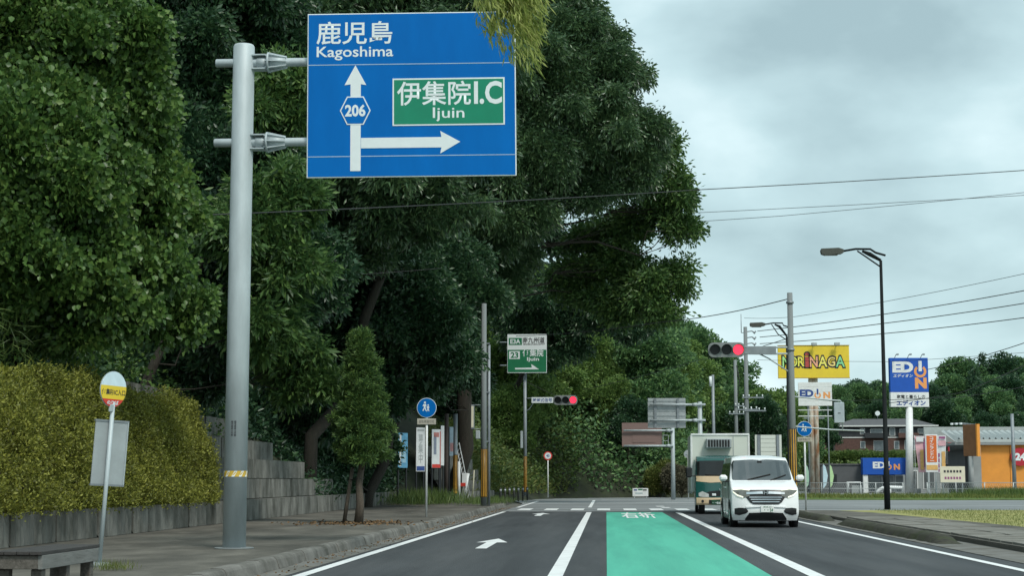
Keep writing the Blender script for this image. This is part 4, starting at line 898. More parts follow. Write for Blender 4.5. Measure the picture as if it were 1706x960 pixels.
for px, Y, pt, lab, m in ((743.5, 74, 690, 'brown pole behind the roadside posters', mat('brown_pole', (.07, .055, .05), .7)), (758.5, 75, 690, 'grey pole with amber guard strips right of the posters', M_steel)):
    o, b, H = pole(px, Y, pt, .10, lab, m, W, (.4, 2.2) if m is M_steel else None, 'slim_pole', 10, .95)
    if m is M_steel: MB().tube([(.18, 0, 0), (.16, 0, 1.9)], .07, 8).build('white_sleeve', M_white, o)
b = Vector((at(772, 832, 76).x, 76, W)); o = empty('barrier_arm', b, 0, 'raised white lattice barrier arm with small red and white board', 'barrier')
m = MB(); p0 = Vector((.25, 0, .2)); p1 = L_(b, 762, 738, 76)
for dx in (-.08, .08): m.tube([p0+Vector((dx, 0, 0)), p1+Vector((dx, 0, 0))], .02, 6)
for k in range(12):
    t0 = k/12; a = p0.lerp(p1, t0); c = p0.lerp(p1, t0+1/12); m.tube([a+Vector((-.08, 0, 0)), c+Vector((.08, 0, 0))], .012, 5)
m.build('lattice', M_white, o)
MB().box((.05, -.1, L_(b, 772, 800, 76).z), (.22, .02, .62)).build('notice', M_white, o); MB().box((-.02, -.115, L_(b, 772, 808, 76).z), (.26, .02, .16)).build('notice', M_red, o)
MB().tube([(0, 0, 0), (.22, 0, 1.35)], .07, 8).build('support', M_white, o); MB().tube([(.42, 0, 0), (.5, 0, 1.5)], .03, 6).build('support', mat('cream_post', (.5, .48, .36), .6), o); MB().tube([(-.55, 0, 0), (-.42, 0, .95)], .03, 6).build('support', M_white, o)

# street lamps
def lamp(px, Y, pyb, pyt, head_px0, head_px1, head_py, label, zb=0):
    X = at(px, 830, Y).x; b = Vector((X, Y, zb)); s = ppm(Y); o = empty('street_lamp', b, 0, label, 'street lamp')
    pt = L_(b, px-6*s/40, pyt, Y); Hz = pt.z
    MB().tube([(0, 0, 0), (0, 0, 1.6), (0, 0, 1.62), (0, 0, Hz)], [.125, .12, .10, .06], 14).build('pole', M_darkpole, o)
    h0 = L_(b, head_px0, head_py, Y); h1 = L_(b, head_px1, head_py, Y); ln = h1.x-h0.x
    z = h0.z; zt = z+.03
    arm = MB(); q_ = [(h1.x-.05, 0, z), (h1.x+.5, 0, zt+.06), (h1.x+1.1, 0, zt+.05), (-.2, 0, zt-.10), (.2, 0, zt-.22)]; arm.tube(q_, .045, 10); arm.build('arm', M_darkpole, o)
    MB().tube([(0, 0, Hz), (-.45, 0, zt-.16), (-.75, 0, zt-.03)], [.06, .09, .05], 10).build('brace', M_darkpole, o)
    MB().tube([(0, 0, Hz-.28), (-.55, 0, Hz+.12), (-.95, 0, zt-.02)], .032, 8).build('brace', M_darkpole, o)
    m = MB(); m.prism([(h0.x, z+.02), (h0.x+.02, z+.10), (h0.x+ln*.78, z+.13), (h0.x+ln, z+.06), (h0.x+ln, z-.06), (h0.x+ln*.9, z-.11), (h0.x+ln*.2, z-.17), (h0.x+.03, z-.12)], -.16, .16); hd = m.build('head', mat('lamp_head', (.06, .065, .055), .5), o)
    MB().box((h0.x+ln*.45, 0, z-.15), (ln*.6, .22, .05), bev=.02).build('diffuser', mat('lamp_glass', (.10, .11, .10), .2), o)
    return o, b, Hz
lamp(1478, 67, 848, 434, 1367, 1405, 419, 'tall dark street lamp standing on the grass at the right')
lamp(1316, 104, 845, 560, 1249, 1275, 541, 'distant dark street lamp directly behind the signal pole')

# far utility poles with crossarms
def xarms(o, b, Y, lst):
    for (px0, px1, py) in lst:
        a, c = L_(b, px0, py, Y), L_(b, px1, py, Y); MB().box(((a.x+c.x)/2, -.14, a.z), (c.x-a.x, .09, .09)).build('crossarm', M_steel, o)
        for t in (.06, .32, .68, .94): MB().tube([(a.x+(c.x-a.x)*t, -.14, a.z+.04), (a.x+(c.x-a.x)*t, -.14, a.z+.2)], [.035, .05], 8).build('insulator', M_refl, o)
o, b, H = pole(1246, 112, 545, .17, 'tall concrete utility pole with crossarms behind the truck', M_conc, 0); xarms(o, b, 112, [(1236, 1272, 663), (1240, 1276, 685), (1228, 1262, 683)])
for k in range(3):
    z = L_(b, 1250, 553+k*10, 112).z; MB().tube([(.1, 0, z), (.45, 0, z+.05), (.62, 0, z-.08), (.72, 0, z+.05)], [.03, .04, .09, .05], 8).build('insulator', M_steel, o)
MB().tube([(-.28, 0, H-.4), (-.28, 0, H+.9)], .025, 6).build('mast', M_steel, o); MB().tube([(-.28, 0, H-.4), (0, 0, H-.4)], .025, 6).build('mast', M_steel, o)
o, b, H = pole(1228, 125, 600, .16, 'second concrete utility pole left of the tall one behind the truck', M_conc, 0); xarms(o, b, 125, [(1214, 1240, 690), (1224, 1244, 677)])
MB().tube([(.1, -.1, H-.4), (.3, -.1, H-1.6), (.15, -.1, H-2.8)], .03, 6).build('cable_loop', M_wire, o)
o, b, H = pole(1190, 105, 625, .12, 'slim grey pole rising above the truck box roof', M_steel, 0, name='slim_pole'); MB().tube([(-.16, -.1, H-.75), (-.16, -.1, H-.1)], .09, 10).build('transformer_cap', M_refl, o)
o, b, H = pole(1690, 132, 690, .17, 'grey utility pole before the orange shop', M_steel, 0)
# hanging grey sign back on an arm from the near signal pole
Yh = 60; c = at(1398, 688, Yh); s = ppm(Yh); o = empty('hanging_sign', c, 0, 'vertical grey sign back hanging from a thin horizontal arm', 'road sign')
MB().box((0, 0, 0), (17/s, .05, 34/s), bev=.02).build('board', mat('sign_grey', (.36, .42, .46), .5), o); MB().box((0, -.028, -.02), (.1, .004, .03)).build('sticker', M_ink, o)
xa = rpb.x-c.x
MB().tube([(xa+.1, -1.8, .50), (-.3, .06, .46), (.05, .06, .44), (.12, .06, .36)], .028, 8).build('arm', M_galv, o); MB().tube([(xa+.1, -1.8, -.56), (-.3, .06, -.62), (.9, .1, -.66)], .028, 8).build('arm', M_galv, o)
for z in (-.2, .25): MB().tube([(.12, .06, .36), (.12, .06, -.62)], .02, 6).build('hanger', M_galv, o) if z < 0 else None

# ---------------------------------------------------------------- billboards and shops
Ym = 128; s = ppm(Ym); c = at(1355.5, 603, Ym); o = empty('yellow_billboard', c, 0, 'yellow billboard lettered MORINAGA above a smaller white one', 'billboard'); wd, h = 117/s, 54/s
MB().box((0, .1, 0), (wd, .2, h), bev=.02).build('board', M_yellow, o); 
for z in (-h/2, h/2): MB().box((0, -.01, z), (wd+.04, .05, .05)).build('frame_edge', mat('mustard_edge', (.35, .22, .02), .6), o)
x_ = -wd/2+wd*.055; spec = [('M', (.42, .78, .30), 14.5, 20, 0), ('O', (.72, .80, .16), 13, 18, 0), ('R', (.85, .80, .12), 13, 18, 0), ('i', (.45, .07, .06), 9, 26, 3), ('N', (.85, .42, .26), 15, 20, 0), ('A', (.85, .78, .16), 17, 20, 0), ('G', (.85, .66, .22), 14, 18, 0), ('A', (.25, .68, .34), 17, 20, 0)]
for i, (ch, cc, wp, hp, dz) in enumerate(spec):
    xx = x_+wp/2/s; text(ch, M_ink, o, xx, -.012, dz/s, (wp+2.0)/s, (hp+2.6)/s, .085, 'letter_outline'); text(ch, mat('letter_%d' % i, cc, .5), o, xx, -.02, dz/s, (wp-2.2)/s, (hp-2.4)/s, .015, 'letter'); x_ += (wp-1.2)/s
for px in (1355, 1393): x = at(px, 576, Ym).x-c.x; MB().box((x, -.5, h/2+.06), (.42, .3, .26), bev=.04).build('floodlight', M_signback, o); MB().tube([(x, -.5, h/2), (x, .1, h/2-.05)], .03, 6).build('lamp_bracket', M_steel, o)
zg = -c.z
for px in (1353, 1361): x = at(px, 700, Ym).x-c.x; MB().tube([(x, .45, zg), (x, .45, h/2-.1)], .19, 14).build('column', M_rust, o)
for z in (zg+6.0, zg+8): MB().box((0, .45, z), (1.6, .1, .1)).build('strut', M_steel, o)
def edion(parent, x, y, z, wd, cE, cO, stacked=False, bold=.05, my=None):
    if not stacked:
        u = wd/10
        text('ED', cE, parent, x-u*2.9, y, z+u*.25, u*4.2, u*2.3, bold); MB().box((x+u*.45, y-.004, z+u*.75), (u*.5, .008, u*1.7), bev=.003).build('letter', cE, parent)
        ring(parent, x+u*.45, y, z-u*.35, u*1.0, u*.42, cO); text('N', cO, parent, x+u*3.2, y, z-u*.35, u*2.1, u*2.0, bold)
def ring(parent, x, y, z, r, t, m):
    vs = []; n = 20; g = .62
    for i in range(n+1):
        a = math.pi/2+g+(2*math.pi-2*g)*i/n
        for q_ in (r, r-t): vs.append((x+math.cos(a)*q_, y, z+math.sin(a)*q_))
    MB().add(vs, [(2*i, 2*i+1, 2*i+3, 2*i+2) for i in range(n)]).build('letter', m, parent)
Yw = 122; s = ppm(Yw); c = at(1358, 657, Yw); o = empty('white_billboard', c, 0, 'small white billboard lettered EDION under the yellow one', 'billboard'); wd, h = 55/s, 39/s
for k in range(5): MB().box((0, .05, -h/2+h*(k+.5)/5), (wd, .1, h/5-.012), bev=.006).build('board_strip', M_white, o)
edion(o, .03*wd, -.006, .0, wd*.98, M_inkblue, M_orange2)
zg = -c.z
for px in (1347, 1380): x = at(px, 690, Yw).x-c.x; MB().tube([(x, .2, zg), (x, .2, h/2-.05)], .05, 8).build('column', M_steel, o)
for dz in (-h/2-.3, -h/2-.75): MB().box((0, .2, dz), (wd, .06, .06)).build('strut', M_white, o)
# blue pylon sign
Yp = 150; s = ppm(Yp); c = at(1515, 637.5, Yp); o = empty('pylon_sign', (c.x, Yp, 0), R(3), 'tall blue EDION pylon sign on a white column', 'billboard'); wd, h = 63/s, 81/s; zc = c.z
zt = zc+h/2; hb = h*.70; MB().box((0, .3, zt-hb/2), (wd, .6, hb), bev=.02).build('blue_box', M_eblue, o); MB().box((0, .3, zt-hb-(h-hb)/2), (wd, .6, h-hb-.012), bev=.02).build('white_box', M_white, o)
MB().tube([(at(1515, 760, Yp).x-c.x, .3, 0), (0, .3, zc-h/2)], [.36, .31], 18).build('column', M_white, o); MB().box((.25, .3, .2), (1.0, .8, .4)).build('plinth', M_conc, o)
u = wd/62
text('ED', M_white, o, -10*u, -.012, zt-15*u, 34*u, 18*u, .06); text('エディオン', M_white, o, -10*u, -.012, zt-29*u, 32*u, 5.5*u, .02, shear=.2)
ring(o, 18*u, -.012, zt-22*u, 10*u, 4*u, M_orange2); MB().prism([(15.3*u, zt-5*u), (20.7*u, zt-5*u), (20.7*u, zt-22*u), (15.3*u, zt-22*u)], -.03, -.014).build('letter', M_white, o); text('N', M_orange2, o, 18.5*u, -.012, zt-41*u, 19*u, 18*u, .06)
text('家電と暮らしの', M_ink, o, 2*u, -.012, zt-63*u, 46*u, 6*u, .02); text('エディオン', M_inkblue, o, 2*u, -.012, zt-73*u, 47*u, 9*u, .045)
for k in range(3): x = (-22+k*21)*u; MB().tube([(x, .2, zt), (x, -.3, zt+.25), (x+.05, -.7, zt+.3)], .03, 6).build('lamp_bracket', M_black, o); MB().box((x+.05, -.8, zt+.26), (.2, .22, .14), bev=.03).build('floodlight', M_steel, o)
# blue-fascia shop
Ys = 152; s = ppm(Ys); xl, xr = at(1368, 800, Ys).x, at(1513, 800, Ys).x; o = empty('electronics_shop', ((xl+xr)/2, Ys, 0), 0, 'long dark grey shop with blue EDION fascia', 'building'); c = o.location; wl = xr-xl
zf0, zf1, zt = at(0, 792, Ys).z, at(0, 765, Ys).z, at(0, 776, Ys).z
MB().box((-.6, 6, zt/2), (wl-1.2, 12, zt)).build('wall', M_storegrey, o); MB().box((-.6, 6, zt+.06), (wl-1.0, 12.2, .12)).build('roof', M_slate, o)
xa, xb = at(1434, 780, Ys).x-c.x, at(1512, 780, Ys).x-c.x
MB().box(((xa+xb)/2, -.6, (zf0+zf1)/2), (xb-xa, 1.2, zf1-zf0), bev=.03).build('fascia', M_eblue, o); edion(o, (xa+xb)/2+.1, -1.215, (zf0+zf1)/2+.05, (xb-xa)*.62, M_white, M_orange2)
for px in (1439, 1509): x = at(px, 800, Ys).x-c.x; MB().box((x, -.9, zf0/2), (.42, .4, zf0)).build('pillar', M_white, o)
for k, (p0, p1, m_) in enumerate(((1446, 1470, M_pane), (1475, 1490, M_wallgrey), (1491, 1505, M_wallgrey))): x0_, x1_ = at(p0, 800, Ys).x-c.x, at(p1, 800, Ys).x-c.x; w_ = MB().box(((x0_+x1_)/2, -.04, zf0*.5), (x1_-x0_, .06, zf0*.92)).build('window', M_winframe, o); MB().box(((x0_+x1_)/2, -.085, zf0*.5), (x1_-x0_-.16, .03, zf0*.92-.16)).build('pane', m_, w_)
MB().box((at(1389, 800, Ys).x-c.x, -.04, 1.3), (.55, .08, .8)).build('wall_panel', M_black, o)
# guard pipe and gate hoops
for p0, p1, py, lab in ((1412, 1434, 804, 'square white hoop barrier before the blue-fascia shop'), ):
    Y = 130; a, c2 = at(p0, 830, Y), at(p1, 830, Y); hz = at(0, py, Y).z; o = empty('hoop_barrier', (a.x, Y, 0), 0, lab, 'barrier'); MB().tube([(0, 0, 0), (0, 0, hz), (c2.x-a.x, 0, hz), (c2.x-a.x, 0, 0)], .05, 8).build('hoop', M_white, o); MB().box(((c2.x-a.x)*.75, .1, hz*.42), (.8, .05, hz*.7)).build('infill_panel', M_wallgrey, o)
Y = 131; a = at(1458, 830, Y); o = empty('guard_pipe', (a.x, Y, 0), 0, 'bent white guard pipe at the foot of the blue pylon sign', 'barrier')
w2 = at(1505, 830, Y).x-a.x; MB().tube([(0, 0, 0), (.35, 0, .42), (.6, 0, .55), (w2*.5, 0, .62), (w2, 0, .58)], .13, 10).build('pipe', M_white, o)
for t in (.55, .98): MB().tube([(w2*t, 0, 0), (w2*t, 0, .55)], .06, 8).build('leg', M_white, o)
# sail flags
for px, py, m_, lab in ((1371, 800, mat('flag_ice', (.5, .66, .74), .7), 'pale blue sail flag before the dark shop wall'), (1381, 798, mat('flag_lime', (.45, .66, .35), .7), 'lime green sail flag before the dark shop wall'), (1341, 800, mat('flag_mint', (.36, .55, .42), .7), 'mint sail flag beside the rusty columns')):
    Y = 126; c = at(px, py, Y); o = empty('sail_flag', (c.x, Y, 0), 0, lab, 'flag'); MB().tube([(0, 0, 0), (0, 0, 2.3)], .02, 6).build('mast', M_steel, o)
    m = MB(); pts = [(0, .5), (.05, 2.4), (.22, 2.2), (.38, 1.5), (.25, .8)]; m.prism(pts, -.01, .01); m.build('cloth', m_, o); MB().box((0, 0, .03), (.5, .5, .06)).build('base', M_steel, o)
# coin laundry banners
Yc = 140; s = ppm(Yc)
c = at(1552, 757, Yc); o = empty('laundry_sign', (c.x, Yc, 0), 0, 'upright orange coin laundry sign board on grey legs', 'sign')
z1, z0_ = at(0, 727, Yc).z, at(0, 788, Yc).z; wd = 20/s
MB().box((0, 0, (z1+z0_)/2), (wd, .2, z1-z0_), bev=.02).build('cabinet', M_banner, o); MB().box((0, -.11, (z1*.62+z0_*.38)), (wd*.8, .03, (z1-z0_)*.70)).build('orange_face', M_red if 0 else mat('laundry_orange', (.62, .14, .03), .5), o)
text('コインランドリー', M_refl, o, 0, -.13, (z1*.62+z0_*.38), wd*.34, (z1-z0_)*.64, .02, vertical=True)
MB().box((0, -.11, z0_+(z1-z0_)*.13), (wd*.9, .03, (z1-z0_)*.13)).build('yellow_face', mat('banner_gold', (.66, .40, .14), .6), o)
for dx in (-.3, .3): MB().box((dx, 0, z0_/2), (.16, .16, z0_)).build('leg', M_signback, o)
def nobori(px0, px1, py0, py1, Y, label, m, sk, marks):
    b = at((px0+px1)/2, 830, Y); o = empty('banner_flag', (b.x, Y, 0), 0, label, 'flag'); zt, zb = at(0, py0, Y).z, at(0, py1, Y).z; wd = (px1-px0)/ppm(Y)
    n = 10; vs = []; fs = []
    for i in range(n+1):
        t = i/n; z = zt+(zb-zt)*t; sh = sk*t*wd
        for j in range(5): u_ = j/4; vs.append(((u_-.5)*wd*(1-.1*t)+sh, math.sin(t*5+u_*3)*.07, z))
    for i in range(n):
        for j in range(4): fs.append((i*5+j, i*5+j+1, (i+1)*5+j+1, (i+1)*5+j))
    MB().add(vs, fs, True).build('cloth', m, o); MB().tube([(-wd/2, .1, 0), (-wd/2, .1, zt+.1)], .02, 6).build('mast', M_white, o); MB().tube([(-wd/2, .1, zt+.03), (wd/2, .1, zt+.03)], .015, 6).build('mast', M_white, o)
    for (fx, fz, fw, fh, m_) in marks: MB().box((fx*wd+sk*(.5-fz)*wd, -.10, (zt+zb)/2+fz*(zt-zb)), (fw*wd, .01, fh*(zt-zb))).build('printed_patch', m_, o)
M_gold = mat('banner_gold', (.66, .40, .14), .6)
nobori(1527, 1543, 730, 788, 141, 'pink and gold banner flag left of the coin laundry sign', M_pink, .25, [(0, .42, .8, .14, M_banner), (.0, -.15, .35, .55, M_gold), (.32, .05, .14, .8, M_purple)])
nobori(1562, 1579, 729, 789, 141, 'white banner flag with plum writing right of the coin laundry sign', M_banner, -.15, [(-.2, -.02, .22, .10, M_purple), (-.2, -.16, .22, .10, M_purple), (-.2, -.30, .22, .10, M_purple), (-.2, -.43, .22, .08, M_purple), (.28, -.2, .34, .55, M_gold), (.1, .3, .7, .14, M_pink), (.1, .45, .6, .06, M_purple)])
# cream board and red sign behind
c = at(1587, 791, 139); o = empty('menu_board', (c.x, 139, 0), 0, 'cream lettered board beside the orange shop', 'sign'); MB().box((0, 0, c.z), (40/19.4, .08, 26/19.4), bev=.01).build('board', M_cream, o); text('いちき串木野', M_ink, o, .1, -.05, c.z+.15, 1.5, .32, .02) if 0 else None
for k in range(6): MB().box((-.65+k*.26, -.05, c.z+.25), (.16, .01, .2)).build('printed_patch', M_ink, o); MB().box((-.6+k*.24, -.05, c.z-.3), (.15, .01, .2)).build('printed_patch', M_purple, o)
for dx in (-.8, .8): MB().box((dx, .06, c.z/2), (.1, .1, c.z)).build('leg', M_steel, o)
c = at(1594, 746, 160); o = empty('red_shop_sign', (c.x, 160, 0), 0, 'dark red shop sign peeping out left of the orange shop', 'sign'); MB().box((0, 0, c.z), (1.7, .3, .95), bev=.03).build('cabinet', M_darkred, o); text('41', M_refl, o, .25, -.16, c.z-.22, .8, .4, .04); MB().box((.2, -.16, c.z+.25), (.8, .02, .08)).build('printed_patch', M_pink, o); MB().tube([(0, 0, 0), (0, 0, c.z-.4)], .12, 10).build('column', M_steel, o)
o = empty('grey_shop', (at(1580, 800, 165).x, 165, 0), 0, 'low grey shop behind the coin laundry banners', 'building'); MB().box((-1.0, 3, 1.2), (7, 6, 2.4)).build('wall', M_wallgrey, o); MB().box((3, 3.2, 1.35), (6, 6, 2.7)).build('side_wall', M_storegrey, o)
m = MB(); m.prism([(-.3, 2.72), (6.2, 2.72), (5.6, 4.0), (.3, 4.0)], -.4, 6.5); m.build('roof', M_slate, o)
for k in range(3): w_ = MB().box((-3.6+k*1.7, -.03, 1.2), (1.2, .06, 1.9)).build('window', M_winframe, o); MB().box((-3.6+k*1.7, -.08, 1.2), (1.0, .03, 1.7)).build('pane', M_pane, w_)
# orange shop
Yo = 142; s = ppm(Yo); xl = at(1617, 800, Yo).x; o = empty('orange_shop', (xl, Yo, 0), 0, 'orange shop with ribbed white roof and red round sign', 'building'); zt, zr, zb2 = at(0, 744, Yo).z, at(0, 720, Yo).z, at(0, 735, Yo).z
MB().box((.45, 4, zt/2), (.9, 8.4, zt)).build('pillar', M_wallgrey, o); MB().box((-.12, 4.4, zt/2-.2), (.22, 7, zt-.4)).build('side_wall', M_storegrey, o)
for k in range(5): MB().box((.92+1.25+k*2.5, 4.2, zt/2), (2.46, 8, zt)).build('wall_panel', M_orange, o)
MB().box((5.5, 4, zt+.12), (13.6, 8.6, .22)).build('eave', M_wallgrey, o)
m = MB()
for k in range(26):
    x = -1.2+k*.52; m.add([(x, -.3, zt+.24), (x+.26, -.3, zb2+.18), (x+.52, -.3, zt+.24), (x, 6, zr+.1), (x+.26, 6, zr+.22), (x+.52, 6, zr+.1)], [(0, 1, 4, 3), (1, 2, 5, 4)])
m.add([(-1.2, -.32, zt+.23), (12.4, -.32, zt+.23), (12.4, -.30, zt+.5), (-1.2, -.30, zt+.5)], [(0, 1, 2, 3)]); m.build('roof', M_roofmetal, o)
MB().box((3, 7, zr-.2), (11, .3, 1.4)).build('parapet', M_roofmetal, o)
x = at(1699, 763, Yo).x-xl; z = at(0, 763, Yo).z; rd = MB().disc((x, -.10, z), .78, .28, 30).build('round_sign', M_darkred, o); text('24', M_refl, rd, x+.02, -.12, z, .95, .65, .06)
sp = empty('projecting_sign', (at(1611, 760, Yo).x, Yo-1.5, 0), 0, 'slanted brown and orange sign panel with spotlights on the orange shop', 'sign'); a = at(1602, 722, Yo-1.5); 
z0_, z1 = at(0, 762, Yo-1.5).z, at(0, 711, Yo-1.5).z
pn = empty('panel', (0, 0, (z0_+z1)/2), R(-55)); pn.parent = sp
MB().box((0, 0, 0), (1.5, .16, z1-z0_), bev=.02).build('face', mat('panel_brown', (.22, .105, .05), .6, .15, 2), pn); MB().box((.83, .02, 0), (.15, .34, (z1-z0_)*1.02)).build('edge', M_orange, pn)
for k in range(3): MB().tube([(.6-k*.5, 0, (z1-z0_)/2), (.6-k*.5, -1.7, (z1-z0_)/2+.1)], .025, 6).build('lamp_bracket', M_steel, pn); MB().box((.6-k*.5, -1.75, (z1-z0_)/2+.02), (.18, .25, .16), bev=.03).build('floodlight', M_refl, pn)
MB().tube([(0, 0, 0), (0, 0, z0_)], .2, 12).build('column', M_wallgrey, sp)
# brick apartments
Yh = 300; s = ppm(Yh)
def apartments(px0, px1, ev, bs_, Y, label, ridge, wins):
    xl, xr = at(px0, 740, Y).x, at(px1, 740, Y).x; zg = at(0, bs_, Y).z; ze = at(0, ev, Y).z; wl = xr-xl; hh = ze-zg; o = empty('apartment_block', ((xl+xr)/2, Y, zg), R(-6), label, 'building')
    MB().box((0, 4.5, hh*.26-1.5), (wl, 9, hh*.52+3)).build('brick_wall', M_brick, o); MB().box((0, 4.5, hh*.765), (wl-.02, 8.98, hh*.47)).build('upper_wall', M_dark, o)
    MB().box((0, 4.5, hh*.525), (wl+.2, 9.2, .18)).build('string_course', M_winframe, o)
    zr = at(0, ridge, Y).z-zg; m = MB(); e_ = .7
    m.add([(-wl/2-e_, -e_, hh), (wl/2+e_, -e_, hh), (wl/2+e_, 9+e_, hh), (-wl/2-e_, 9+e_, hh), (-wl/2+3.5, 4.5, zr), (wl/2-3.5, 4.5, zr)], [(0, 1, 5, 4), (1, 2, 5), (2, 3, 4, 5), (3, 0, 4), (0, 3, 2, 1)]); rf = m.build('roof', M_slate, o)
    MB().box((0, -e_, hh), (wl+2*e_, .12, .25)).build('gutter_board', M_winframe, rf)
    for (fx, fz, w_, h_) in wins: wi = MB().box((fx*wl, -.03, fz*hh), (w_, .1, h_)).build('window', M_winframe, o); MB().box((fx*wl, -.095, fz*hh), (w_-.18, .04, h_-.18)).build('pane', M_pane, wi)
    return o, wl, hh, zr
o, wl, hh, zr = apartments(1392, 1556, 713, 752, 300, 'two-storey brick apartment block with slate roof on the slope', 700, [(-.22, .78, .9, 1.1), (-.08, .78, 2.2, .9), (.08, .76, 1.0, 1.5), (.22, .78, 2.4, .9), (.38, .78, 1.6, .9), (-.22, .22, .9, 1.3), (-.05, .18, 2.2, 1.9), (.12, .2, .9, 1.5), (.26, .2, 2.2, 1.8), (.4, .2, 1.2, 1.4)])
for k in (-.1, .24): MB().box((k*wl, -.5, hh*.60), (3.6, .9, .9)).build('balcony', M_dark if k < 0 else M_brick, o)
MB().tube([(-.05*wl, 4, zr-.3), (-.05*wl, 4, zr+.9)], .05, 6).build('antenna_mast', M_steel, o); MB().disc((-.05*wl, 3.9, zr+1.0), .45, .1, 16).build('dish', M_refl, o)
apartments(1284, 1376, 714, 748, 290, 'second brick apartment block half hidden by the signal pole', 703, [(-.3, .78, .9, 1.3), (-.2, .78, 1.4, 1.1), (.3, .75, 2.0, 1.3), (-.1, .25, 1.6, 1.3), (.2, .25, 1.4, 1.3)])
# white shuttered box near the van
c = at(1280, 745, 92); o = empty('ribbed_board', (c.x, 92, 0), 0, 'white ribbed sign back on grey posts above the van roof', 'road sign'); s = ppm(92); wd = 42/s; zt = at(0, 727, 92).z
for k in range(9): MB().box((0, 0, zt-.12-k*.235), (wd*.60, .05, .22), bev=.008).build('rib', M_boxwhite, o)
for dx in (-.37, .37): MB().box((dx*wd, -.03, zt/2), (.16, .12, zt)).build('post', M_steel, o)
for dx in (-.46, .46): MB().box((dx*wd, 0, zt-1.05), (.16, .06, 2.1)).build('edge_strip', M_boxwhite, o)
# chain link fence
fy = 117; xl, xr = at(1340, 820, fy).x, at(1706, 820, fy).x+10; hf = at(0, 804, fy).z
def fence(x0, x1, y, h, label, step=2.0):
    o = empty('mesh_fence', (x0, y, 0), 0, label, 'fence'); n = int((x1-x0)/step)
    for k in range(n+1): MB().tube([(k*step, 0, 0), (k*step, 0, h)], .04, 8).build('post', M_net, o)
    for z in (.12, h*.55, h-.03): MB().tube([(0, 0, z), (n*step, 0, z)], .025, 6).build('rail', M_net, o)
    m = MB(); st = .16
    for k in range(int(n*step/st)): x = k*st; m.tube([(x, 0, .1), (x+.5, 0, h)], .006, 3, False); m.tube([(x+.5, 0, .1), (x, 0, h)], .006, 3, False)
    q_ = m.build('wire_mesh', M_net, o); q_['kind'] = 'stuff'
xm = at(1545, 820, fy).x
fence(xl, xm, fy+6, hf*.98, 'low wire fence in front of the blue-fascia shop'); fence(xm, xr, fy, hf, 'grey wire fence in front of the orange shop')

# ---------------------------------------------------------------- overhead wires
def wire(label, pts, r=.014, sag=.25):
    P3 = [at(*p) for p in pts]; out = []
    if pts[-1][0] > 1700: P3.append(P3[-1]+(P3[-1]-P3[-2]).normalized()*45)
    for a, c in zip(P3, P3[1:]):
        L = (c-a).length
        for i in range(13):
            t = i/12; p = a.lerp(c, t); p.z -= sag*4*t*(1-t)*L/40; out.append(p)
    q_ = [out[0]]
    for p in out[1:]:
        if (p-q_[-1]).length > 1e-4: q_.append(p)
    b = q_[0]; o = MB().tube([p-b for p in q_], r, 6).build('overhead_wire', M_wire); o.location = b
    tag(o, label, 'wire', 'overhead wires')
wire('long wire crossing in front of the huge tree, highest in the sky', [(300, 360, 33.5), (1165, 316, 55), (1760, 280, 60)], .016, .08)
wire('thin wire right of the huge tree, upper of a converging pair', [(900, 366, 95), (1760, 322, 95)], .016, .1)
wire('thin wire right of the huge tree, lower of a converging pair', [(900, 384, 96), (1300, 360, 96), (1760, 315, 96)], .016, .1)
wire('wire running from the pole top down into the huge tree', [(1318, 497, 58), (1100, 537, 74), (860, 560, 90)], .018, .3)
wire('wire sloping from the signal pole to the far signal', [(1318, 562, 58), (1165, 600, 80), (970, 650, 94)], .014, .2)
wire('wire dropping from the far signal pole to its lamp head', [(876, 636, 95), (930, 662, 94.6)], .012, .1)
wire('topmost thin wire rising right from the signal pole', [(1240, 530, 112), (1324, 528, 100), (1740, 449, 80)], .014, .2)
for i, (a, c) in enumerate([((1262, 552), (1740, 478)), ((1266, 562), (1740, 500)), ((1266, 573), (1740, 525))]):
    wire(['upper', 'middle', 'lower'][i]+' of three cables fanning from the tall crossarm pole', [(a[0], a[1], 112), (1480, (a[1]*.55+c[1]*.45)+4, 100), (c[0], c[1], 88)], .026, .15)
wire('cable passing just above the blue pylon sign', [(1545, 616, 120), (1740, 560, 90)], .024, .2)
wire('cable crossing the wooded hill right of the blue pylon', [(1480, 672, 115), (1600, 655, 105), (1740, 592, 85)], .024, .2)
wire('lowest cable crossing the wooded hill to the frame edge', [(1400, 668, 115), (1600, 662, 105), (1740, 638, 90)], .022, .15)
wire('faint cable crossing the yellow billboard', [(1262, 600, 120), (1480, 603, 115), (1740, 585, 100)], .014, .1)
wire('thin wire hanging in the dark trees below the blue sign', [(606, 457, 49), (735, 447, 51)], .010, .1)
